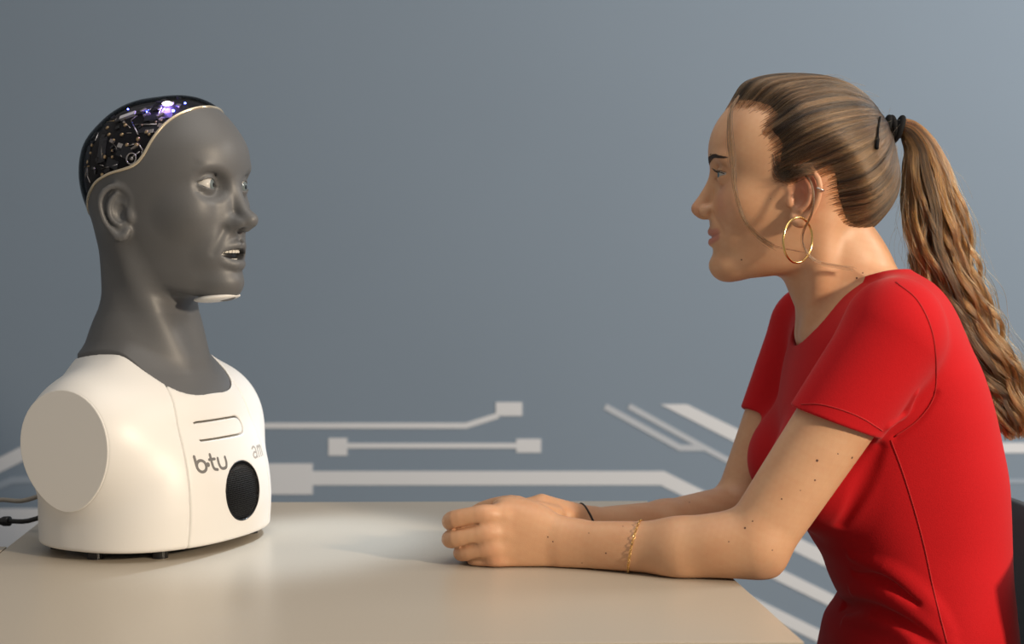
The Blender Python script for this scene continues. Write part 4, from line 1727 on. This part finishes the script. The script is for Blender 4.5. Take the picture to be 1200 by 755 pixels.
def seam(px_pts, r=0.9, n=40, m='seam', name='seam'):
    q = spline(np.array(px_pts, float), n)
    pts = [hit(shirt_bvh, *p) for p in q]
    pts = [p + nn * 0.2 for p, nn in pts if p is not None and p[1] < 1990]
    if len(pts) > 3:
        return MB().tube(np.array(pts), r, 6).obj(name, M[m], shirt)


seam([(1044, 516), (1056, 548), (1070, 592), (1083, 640), (1096, 700), (1110, 754)])
seam([(1050, 331), (1075, 352), (1092, 388), (1097, 430), (1094, 466), (1076, 492), (1048, 512)])
seam([(939, 474), (960, 474), (985, 480), (1010, 490), (1034, 505)], 0.7)

# ------------------------------------------------------------------ trousers and shoes (under the table)
hipL, hipR = W(1085, 800, PD) + (0, -85, 0), W(1085, 800, PD) + (0, 85, 0)
kneeL, kneeR = np.array([130, PD - 95, 540.0]), np.array([130, PD + 95, 540.0])
ankL, ankR = np.array([165, PD - 90, 90.0]), np.array([165, PD + 90, 90.0])
TR = Field()
TR.add(lambda P: np.maximum(torso_loft(P) + 8, P[:, 2] - 575).astype(np.float32))
TR.add(ell(W(1085, 800, PD) + (0, 0, -92), (104, 172, 85)), 20)
for a_, b_, c_ in ((hipL, kneeL, ankL), (hipR, kneeR, ankR)):
    TR.add(chain([a_ + (0, 0, -82), b_ + (0, 0, -15)], [78, 60]), 20)
    TR.add(chain([b_, c_ + (0, 0, 20)], [60, 44]), 10)
TR.keep(plane((0, 0, 461), (0, 0, -1)), 0) if False else None


def trousers_f(P):
    d = TR(P)
    seat = np.maximum(cx_ - 445 - P[:, 0], P[:, 2] - 461.5)
    d = np.where(P[:, 0] > cx_ - 430, np.maximum(d, 461.5 - P[:, 2]), d)
    return np.maximum(d, 95 - P[:, 2]).astype(np.float32)


v, f = polygonize(trousers_f, (40, 1540, 80), (645, 1960, 660), 5.0)
mesh_obj('trousers', v, f, M['trousers'], person)
for p in (ankL, ankR):
    v, f = polygonize((lambda F: (lambda P: F(P)))(Field().add(ell(p + (0, 0, -25), (48, 42, 70))).add(ell(p + (-75, 0, -48), (115, 46, 48)), 20).keep(plane((0, 0, 1), (0, 0, -1)), 2)), p + (-210, -60, -92), p + (70, 60, 40), 5.0)
    mesh_obj('shoe', v, f, M['black_elastic'], person)

# ------------------------------------------------------------------ hair
TIE = XH.to_local(W(1030, 151, PD)[None].astype(np.float32))[0].astype(float)
HC = np.array([-8.0, 0.0, 48.0])
HPOLY = np.array([(130, 150), (120, 112), (100, 110), (84, 107.5), (62, 104), (47, 99), (39, 92), (46, 82), (48, 74), (35, 60), (37, 44), (34, 27), (24, 17), (13, 20), (10, 31), (3, 37), (-12, 37), (-21, 30),
                  (-25, 20), (-27, 5), (-31, -8), (-37, -25), (-42, -40), (-52, -53), (-68, -63), (-92, -68), (-150, -68), (-150, 170), (130, 170)], float)
_gx, _gz = np.meshgrid(np.arange(-160, 141, 1.5), np.arange(-90, 172, 1.5), indexing='ij')
_gp = np.stack([_gx.ravel(), _gz.ravel()], 1)
_gd = np.full(len(_gp), 1e9)
_in = np.zeros(len(_gp), bool)
for _k in range(len(HPOLY)):
    _a, _b = HPOLY[_k], HPOLY[(_k + 1) % len(HPOLY)]
    _ba = _b - _a
    _t = np.clip((_gp - _a) @ _ba / (_ba @ _ba), 0, 1)
    _gd = np.minimum(_gd, np.linalg.norm(_gp - _a - _t[:, None] * _ba, axis=1))
    if _a[1] != _b[1]:
        _c = (_a[1] > _gp[:, 1]) != (_b[1] > _gp[:, 1])
        _in ^= _c & (_gp[:, 0] < _a[0] + (_gp[:, 1] - _a[1]) * (_b[0] - _a[0]) / (_b[1] - _a[1]))
HSD = np.where(_in, _gd, -_gd).reshape(_gx.shape).astype(np.float32)


def hair_in(L):                   # mm behind the hairline, in side view
    x = np.clip((L[:, 0] + 160) / 1.5, 0, HSD.shape[0] - 2.001)
    z = np.clip((L[:, 2] + 90) / 1.5, 0, HSD.shape[1] - 2.001)
    i, j = x.astype(int), z.astype(int)
    u, w = x - i, z - j
    return (HSD[i, j] * (1 - u) * (1 - w) + HSD[i + 1, j] * u * (1 - w) + HSD[i, j + 1] * (1 - u) * w + HSD[i + 1, j + 1] * u * w).astype(np.float32)


def hair_off(L):
    return (-0.6 + 9.6 * smoothstep(-2, 38, hair_in(L)) * (1 - 0.45 * smoothstep(-20, -60, L[:, 2]))
            + 7.5 * smoothstep(6, 45, hair_in(L)) * np.exp(-((L[:, 0] + 92) / 42) ** 2 - ((L[:, 2] - 13) / 34) ** 2)).astype(np.float32)


core_hair = Field().add(lambda P: core_w(P))


def cap_f(P):
    d = core_hair(P) - hair_off(P) + 1.2
    # gathered towards the tie
    d = smin(d, ell(TIE + (16, 0, -2), (17, 13, 12))[0](P), 8)
    return np.maximum(d, 7.5 - hair_in(P) * 0.9).astype(np.float32)


v, f = polygonize(cap_f, (-150, -100, -80), (115, 100, 165), 2.2)
hair = mesh_obj('hair', XH.to_world(v), f, M['hair_base'], person, label='brown hair combed back tightly into the tie')


def radius_on(dirs, extra):
    """distance from HC where core + hair offset + extra is met"""
    lo_ = np.full(len(dirs), 55.0)
    hi_ = np.full(len(dirs), 175.0)
    for _ in range(16):
        m_ = (lo_ + hi_) / 2
        P = (HC + dirs * m_[:, None]).astype(np.float32)
        ins = core_hair(P) - hair_off(P) - extra < 0
        lo_ = np.where(ins, m_, lo_)
        hi_ = np.where(ins, hi_, m_)
    return (lo_ + hi_) / 2


def curves_obj(name, pts, radii, shade, m, parent, label=None):
    """pts (n, k, 3) world mm"""
    n, k, _ = pts.shape
    c = bpy.data.hair_curves.new(name)
    c.add_curves([k] * n)
    c.points.foreach_set('position', (pts.reshape(-1, 3) / 1000).astype(np.float32).ravel())
    a = c.attributes.get('radius') or c.attributes.new('radius', 'FLOAT', 'POINT')
    a.data.foreach_set('value', (radii.reshape(-1) / 1000).astype(np.float32))
    a = c.attributes.new('shade', 'FLOAT', 'CURVE')
    a.data.foreach_set('value', shade.astype(np.float32))
    c.materials.append(m)
    o = bpy.data.objects.new(name, c)
    COL.objects.link(o)
    parent_to(o, parent)
    o['kind'] = 'stuff'
    if label:
        o['label'] = label
    return o


def sphere_dirs(n):
    z = RNG.uniform(-1, 1, n)
    a = RNG.uniform(0, 2 * pi, n)
    q = np.sqrt(1 - z * z)
    return np.stack([q * np.cos(a), q * np.sin(a), z], 1)


# roots: all over the scalp, and densely along the hairline
cand = sphere_dirs(60000)
rr = radius_on(cand, 0.0)
Lp = (HC + cand * rr[:, None]).astype(np.float32)
hin = hair_in(Lp)
ok = (hin > 0) & (Lp[:, 2] > -56)
ok = (hin > -1.0 - 8.0 * RNG.random(len(hin)) ** 4) & (Lp[:, 2] > -66)
edge = ok & (hin < 14)
e_i = np.nonzero(edge)[0][:4300]
a_i = np.nonzero(ok & ~edge)[0][:3800]
roots = np.r_[e_i, a_i]
d0 = cand[roots]
d1 = (TIE - HC) / np.linalg.norm(TIE - HC)
NP_ = 16
t = np.linspace(0, 1, NP_)
ang = np.arccos(np.clip(d0 @ d1, -1, 1))
sa = np.sin(ang)[:, None]
dirs = (np.sin((1 - t)[None] * ang[:, None]) / sa)[..., None] * d0[:, None, :] + (np.sin(t[None] * ang[:, None]) / sa)[..., None] * d1
# locks: neighbouring strands share a small sideways swing
lock = np.sin(d0 @ np.array([9.0, 14, 11]) * 2.3) + 0.6 * np.sin(d0 @ np.array([-17.0, 8, 21]))
swing = np.cross(d0, d1)
swing /= np.linalg.norm(swing, axis=1)[:, None]
amp = 0.018 * lock[:, None] * np.sin(t * pi)[None] + RNG.normal(0, 0.006, (len(d0), 1)) * np.sin(t * pi)[None]
dirs = dirs + amp[..., None] * swing[:, None, :]
dirs /= np.linalg.norm(dirs, axis=2)[..., None]
_u1 = np.cross(d1, (0, 1.0, 0)); _u1 /= np.linalg.norm(_u1)
_u2 = np.cross(d1, _u1)
phi = np.arctan2(d0 @ _u2, d0 @ _u1)
_nz = RNG.random((3, 1024))


def streak(k, n):                 # noise that is constant along a strand's path towards the tie
    x = (phi + pi) / (2 * pi) * n
    i_ = x.astype(int)
    w_ = x - i_
    w_ = w_ * w_ * (3 - 2 * w_)
    return _nz[k, i_ % 1024] * (1 - w_) + _nz[k, (i_ + 1) % 1024] * w_


lift = 0.2 + RNG.random(len(d0)) * 1.0 + 1.9 * streak(0, 90) ** 1.5
R_ = radius_on(dirs.reshape(-1, 3), 0.0).reshape(len(d0), NP_)
pts = HC + dirs * (R_ + 0.9 + lift[:, None] * np.minimum(1, t * 6)[None])[..., None]
endp = TIE + np.array([6.0, 0, 0]) + RNG.normal(0, 5.0, (len(d0), 3)) * np.array([0.3, 1, 1])
wgt = smoothstep(0.78, 1.0, t)[None, :, None]
pts = pts * (1 - wgt) + wgt * endp[:, None, :]
shade = np.clip(-0.16 + 0.45 * streak(1, 230) ** 2 + 0.55 * streak(2, 520) ** 2 + np.abs(RNG.normal(0, 0.12, len(d0))), 0, 1)
rad_ = np.tile(0.27 * (0.45 + 0.55 * smoothstep(0, 0.25, t)) * (1 - 0.3 * t), (len(d0), 1))
wpts = XH.to_world(pts.reshape(-1, 3)).reshape(pts.shape)
curves_obj('hair_strands', wpts, rad_, shade, M['hair_dark'], person, 'combed-back strands')

# ponytail: centre line and half widths from the photograph, depth half of that
pt_c = np.array([W(*q) for q in ((1047, 151, 1752), (1063, 152, 1751), (1078, 172, 1749), (1084, 200, 1748), (1092, 240, 1746), (1100, 285, 1744), (1112, 330, 1742), (1130, 375, 1740), (1150, 415, 1740), (1170, 452, 1742), (1186, 485, 1744), (1190, 515, 1746))])
pt_w = np.array([8, 13, 20, 30, 38, 41, 39, 37, 36, 31, 24, 11.0])
NPT = 46
pc = spline(np.c_[pt_c, pt_w], NPT)
pw_ = pc[:, 3]
pc = pc[:, :3]
tt, uu, ww = frames(pc)
side = np.cross(tt, np.array([0, 1.0, 0]))
side /= np.linalg.norm(side, axis=1)[:, None]
dep = np.cross(tt, side)
n_s = 7500
ra_ = np.sqrt(RNG.random(n_s)) * 0.98
th = RNG.uniform(0, 2 * pi, n_s)
a0, b0 = ra_ * np.cos(th), ra_ * np.sin(th)
n_l = 46                                                # locks
la, lb = RNG.uniform(-0.9, 0.9, n_l), RNG.uniform(-0.9, 0.9, n_l)
which = np.argmin((a0[:, None] - la) ** 2 + (b0[:, None] - lb) ** 2, 1)
lph, lfr, lam = RNG.uniform(0, 2 * pi, n_l), RNG.uniform(4.2, 6.2, n_l), RNG.uniform(3.2, 7.0, n_l)
s_ = np.linspace(0, 1, NPT)
clump = 0.58 * smoothstep(0.08, 0.6, s_)
A_ = a0[:, None] * (1 - clump) + la[which][:, None] * clump
B_ = b0[:, None] * (1 - clump) + lb[which][:, None] * clump
wave = lam[which][:, None] * smoothstep(0.10, 0.55, s_)[None]
phs = lph[which][:, None] + 2 * pi * lfr[which][:, None] * s_[None] + RNG.normal(0, 0.25, (n_s, 1))
offs = A_ * pw_[None] + wave * np.sin(phs)
offd = B_ * pw_[None] * 0.62 + 0.8 * wave * np.cos(phs)
fly = RNG.random(n_s) < 0.05
offs = offs + (fly * RNG.normal(0, 9, n_s))[:, None] * smoothstep(0.1, 0.7, s_)[None]
endcut = RNG.uniform(0.80, 1.0, n_s) ** 1.0
idx = s_[None] * endcut[:, None] * (NPT - 1)
P_ = np.empty((n_s, NPT, 3))
full = pc[None] + offs[..., None] * side[None] + offd[..., None] * dep[None]
i0 = np.clip(idx.astype(int), 0, NPT - 2)
fr_ = (idx - i0)[..., None]
ar = np.arange(n_s)[:, None]
P_ = full[ar, i0] * (1 - fr_) + full[ar, i0 + 1] * fr_
P_[:, :, 2] += RNG.normal(0, 0.3, (n_s, 1))
shade = np.clip(0.50 + 0.34 * np.sin(which * 2.4) + RNG.normal(0, 0.24, n_s), 0, 1)
rad_ = np.tile(0.34 * (1 - 0.6 * s_ ** 2), (n_s, 1))
curves_obj('ponytail', P_, rad_, shade, M['hair'], person, 'long wavy light brown ponytail')

# loose strands in front of the face and around the ear, flyaways
def loose(pxs, D, n, spread, r=0.26):
    q = spline(np.array([W(x, y, d) for (x, y), d in zip(pxs, np.broadcast_to(D, len(pxs)))]), 26)
    e = np.linspace(0, 1, 26)
    o = RNG.normal(0, 1, (n, 1, 3)) * spread * (0.25 + 0.75 * e)[None, :, None]
    o = o + RNG.normal(0, 1, (n, 1, 3)) * spread * 0.7 * np.sin(e * pi * 1.5)[None, :, None]
    return q[None] + o


lo_sets = [loose([(866, 112), (857, 130), (856, 155), (859, 185), (862, 225), (872, 257), (888, 277), (905, 289)], (1700, 1692, 1684, 1679, 1677, 1677, 1675, 1674), 34, 1.5),
           loose([(862, 115), (855, 138), (853, 165), (857, 195)], (1700, 1692, 1684, 1679), 14, 1.2),
           loose([(887, 276), (905, 288), (930, 294), (948, 298)], (1676, 1673, 1670, 1668), 4, 0.8),
           loose([(912, 196), (932, 200), (948, 210), (953, 228), (950, 252), (941, 272), (942, 290), (957, 307), (1000, 316)], (1690, 1680, 1660, 1653, 1654, 1658, 1660, 1666, 1680), 22, 1.1)]
P_ = np.concatenate(lo_sets)
curves_obj('loose_strands', P_, np.tile(0.22 * (1 - 0.5 * np.linspace(0, 1, 26)), (len(P_), 1)), np.clip(RNG.normal(0.4, 0.25, len(P_)), 0, 1), M['hair_dark'], person, 'loose strands hanging by cheek and ear')

# sideburn wisps in front of the ear
ws = []
for k in range(230):
    u = RNG.random()
    x0, y0 = 905 + 26 * RNG.random() * (1 - 0.3 * u), 180 + 27 * u
    q = []
    dy = RNG.normal(0, 3.5)
    for x, y, e in ((x0, y0, 0.2), (x0 + 4, y0 + (214 - y0) * 0.5 + dy * 0.5, 0.9 + RNG.random()), (x0 + (934 - x0) * 0.55, 210 - 7 * (1 - u) + dy, 1.4 + 1.4 * RNG.random())):
        p, n = hit(body_bvh, x, y)
        if p is not None and p[1] < 1720:
            q.append(p + n * e)
    if len(q) == 3:
        q.append(W(941 + 4 * RNG.normal(), 204 - 8 * (1 - u) + dy * 0.8, 1664))
        q.append(W(952 + 4 * RNG.normal(), 203 - 8 * (1 - u) + dy * 0.8 + RNG.normal(), 1664))
        ws.append(spline(q, 12))
ws = np.array(ws)
curves_obj('sideburn_wisps', ws, np.tile(0.24 * (1 - 0.5 * np.linspace(0, 1, 12)), (len(ws), 1)), np.clip(RNG.normal(0.25, 0.25, len(ws)), 0, 1), M['hair_dark'], person, 'short dark wisps swept from the temple over the ear')

# flyaway hairs over head and ponytail
fl = []
for k in range(150):
    j = RNG.integers(4, NPT - 8)
    p0 = pc[j] + side[j] * pw_[j] * RNG.choice([-0.9, 0.9]) + dep[j] * RNG.normal(0, 10)
    out = side[j] * np.sign((p0 - pc[j]) @ side[j])
    ln = RNG.uniform(25, 70)
    fl.append(spline([p0, p0 + tt[j] * ln * 0.4 + out * RNG.uniform(2, 9), p0 + tt[j] * ln + out * RNG.uniform(0, 14) + RNG.normal(0, 3, 3)], 12))
for k in range(110):
    i = RNG.integers(0, len(wpts))
    j = RNG.integers(2, 9)
    p0 = wpts[i, j]
    nrm = p0 - XH.to_world(HC[None])[0]
    nrm /= np.linalg.norm(nrm)
    tg = wpts[i, j + 2] - wpts[i, j]
    tg /= np.linalg.norm(tg)
    ln = RNG.uniform(15, 45)
    fl.append(spline([p0, p0 + tg * ln * 0.5 + nrm * RNG.uniform(2, 6), p0 + tg * ln + nrm * RNG.uniform(1, 8)], 12))
fl = np.array(fl)
curves_obj('flyaway_hairs', fl, np.full((len(fl), 12), 0.11), np.clip(RNG.normal(0.6, 0.2, len(fl)), 0, 1), M['hair'], person)

# ------------------------------------------------------------------ hair tie, pin, jewellery
tie_c = W(1046, 151, PD)
ax = np.array([0.98, 0, -0.10])
e1 = np.array([0.10, 0, 0.98])
e2 = np.array([0, 1.0, 0])
tie = None
for k, (dx, tilt, R1) in enumerate(((-7.5, 0.10, 13.0), (0.0, -0.12, 13.0), (6.5, 0.16, 14.0))):
    a = np.linspace(0, 2 * pi, 40, endpoint=False)
    ring_ = tie_c + ax * dx + np.outer(np.cos(a) * R1, e1) + np.outer(np.sin(a) * R1 * 0.9, e2) + np.outer(np.cos(a) * R1 * tilt * 1.6, ax)
    o = MB().tube(ring_, 3.4, 10, closed=True).obj('hair_tie' if tie is None else 'coil', M['black_elastic'], tie or person)
    tie = tie or o
# elastic core between the coils
MB().tube([tie_c - ax * 11, tie_c, tie_c + ax * 10], [9.5, 11.5, 10.5], 16).obj('coil', M['black_elastic'], tie)
hb = bvh_of(wpts.reshape(-1, 3)[:1], []) if False else None
pin = [W(x, y, d) for x, y, d in ((1026, 137, 1690), (1025, 150, 1687), (1024, 163, 1686), (1023, 175, 1686))]
cap_bvh = bvh_of(XH.to_world(v), f)
pp = []
for x, y in ((1027, 140), (1025.5, 150), (1024.5, 163), (1023.5, 176)):
    p, n = hit(cap_bvh, x, y)
    pp.append(p + n * 5.2)
MB().tube(spline(pp, 12), [1.2] * 8 + [2.2] * 4, 8).obj('hair_pin', M['black_elastic'], person)

# hoop earring
hc = W(935, 281.5, 1652)
a = np.linspace(0, 2 * pi, 72, endpoint=False) + pi / 2
hx_ = np.array([cos(rad(40)), sin(rad(40)), 0])
hoop = hc + np.outer(np.cos(a) * 24.8, hx_) + np.outer(np.sin(a) * 25.0, (0.03, 0, 1))
MB().tube(hoop, 1.35, 10, closed=True).obj('hoop_earring', M['gold'], person)
p, n = hit(body_bvh, 961, 222)
if p is not None:
    a = np.linspace(0, 2 * pi, 20, endpoint=False)
    MB().tube(p + np.outer(np.cos(a) * 4.5, (0.9, 0, -0.4)) + np.outer(np.sin(a) * 3.6, (0, 1, 0)), 1.0, 8, closed=True).obj('ear_cuff', M['steel'], person)


def around(F, c, axis, up, r0, lift, n):
    """ring of points hugging the surface F around a limb"""
    axis = axis / np.linalg.norm(axis)
    u = up - axis * (up @ axis)
    u /= np.linalg.norm(u)
    w = np.cross(axis, u)
    a = np.linspace(0, 2 * pi, n, endpoint=False)
    d = np.outer(np.cos(a), u) + np.outer(np.sin(a), w)
    lo_, hi_ = np.full(n, 5.0), np.full(n, r0)
    for _ in range(18):
        m_ = (lo_ + hi_) / 2
        ins = F((c + d * m_[:, None]).astype(np.float32)) < 0
        lo_ = np.where(ins, m_, lo_)
        hi_ = np.where(ins, hi_, m_)
    return c + d * (lo_ + lift)[:, None]


br = around(body_clip, W(744, 643, 1608), np.array([1.0, -0.28, -0.20]), np.array([0, 0, 1.0]), 60, 1.2, 92)
t3, u3, w3 = frames(br, True)
mb = MB()
for k in range(0, 92, 2):
    cdir = t3[k]
    nrm = br[k] - br.mean(0)
    nrm /= np.linalg.norm(nrm)
    sd = np.cross(cdir, nrm)
    tw_ = 0.7 if (k // 2) % 2 else -0.7
    c2 = cos(tw_) * sd + sin(tw_) * nrm
    aa = np.linspace(0, 2 * pi, 10, endpoint=False)
    mb.tube(br[k] + np.outer(np.cos(aa) * 2.3, cdir) + np.outer(np.sin(aa) * 1.25, c2), 0.42, 5, closed=True)
mb.obj('bracelet', M['gold'], person, label='thin gold chain bracelet on the near forearm')
wb = around(body_clip, W(683, 616, 1757), np.array([1.0, 0.55, 0.30]), np.array([0, 0, 1.0]), 45, 0.7, 48)
MB().tube(wb, 1.2, 8, closed=True).obj('wrist_band', M['brown_elastic'], person, label='thin dark elastic on the far wrist')
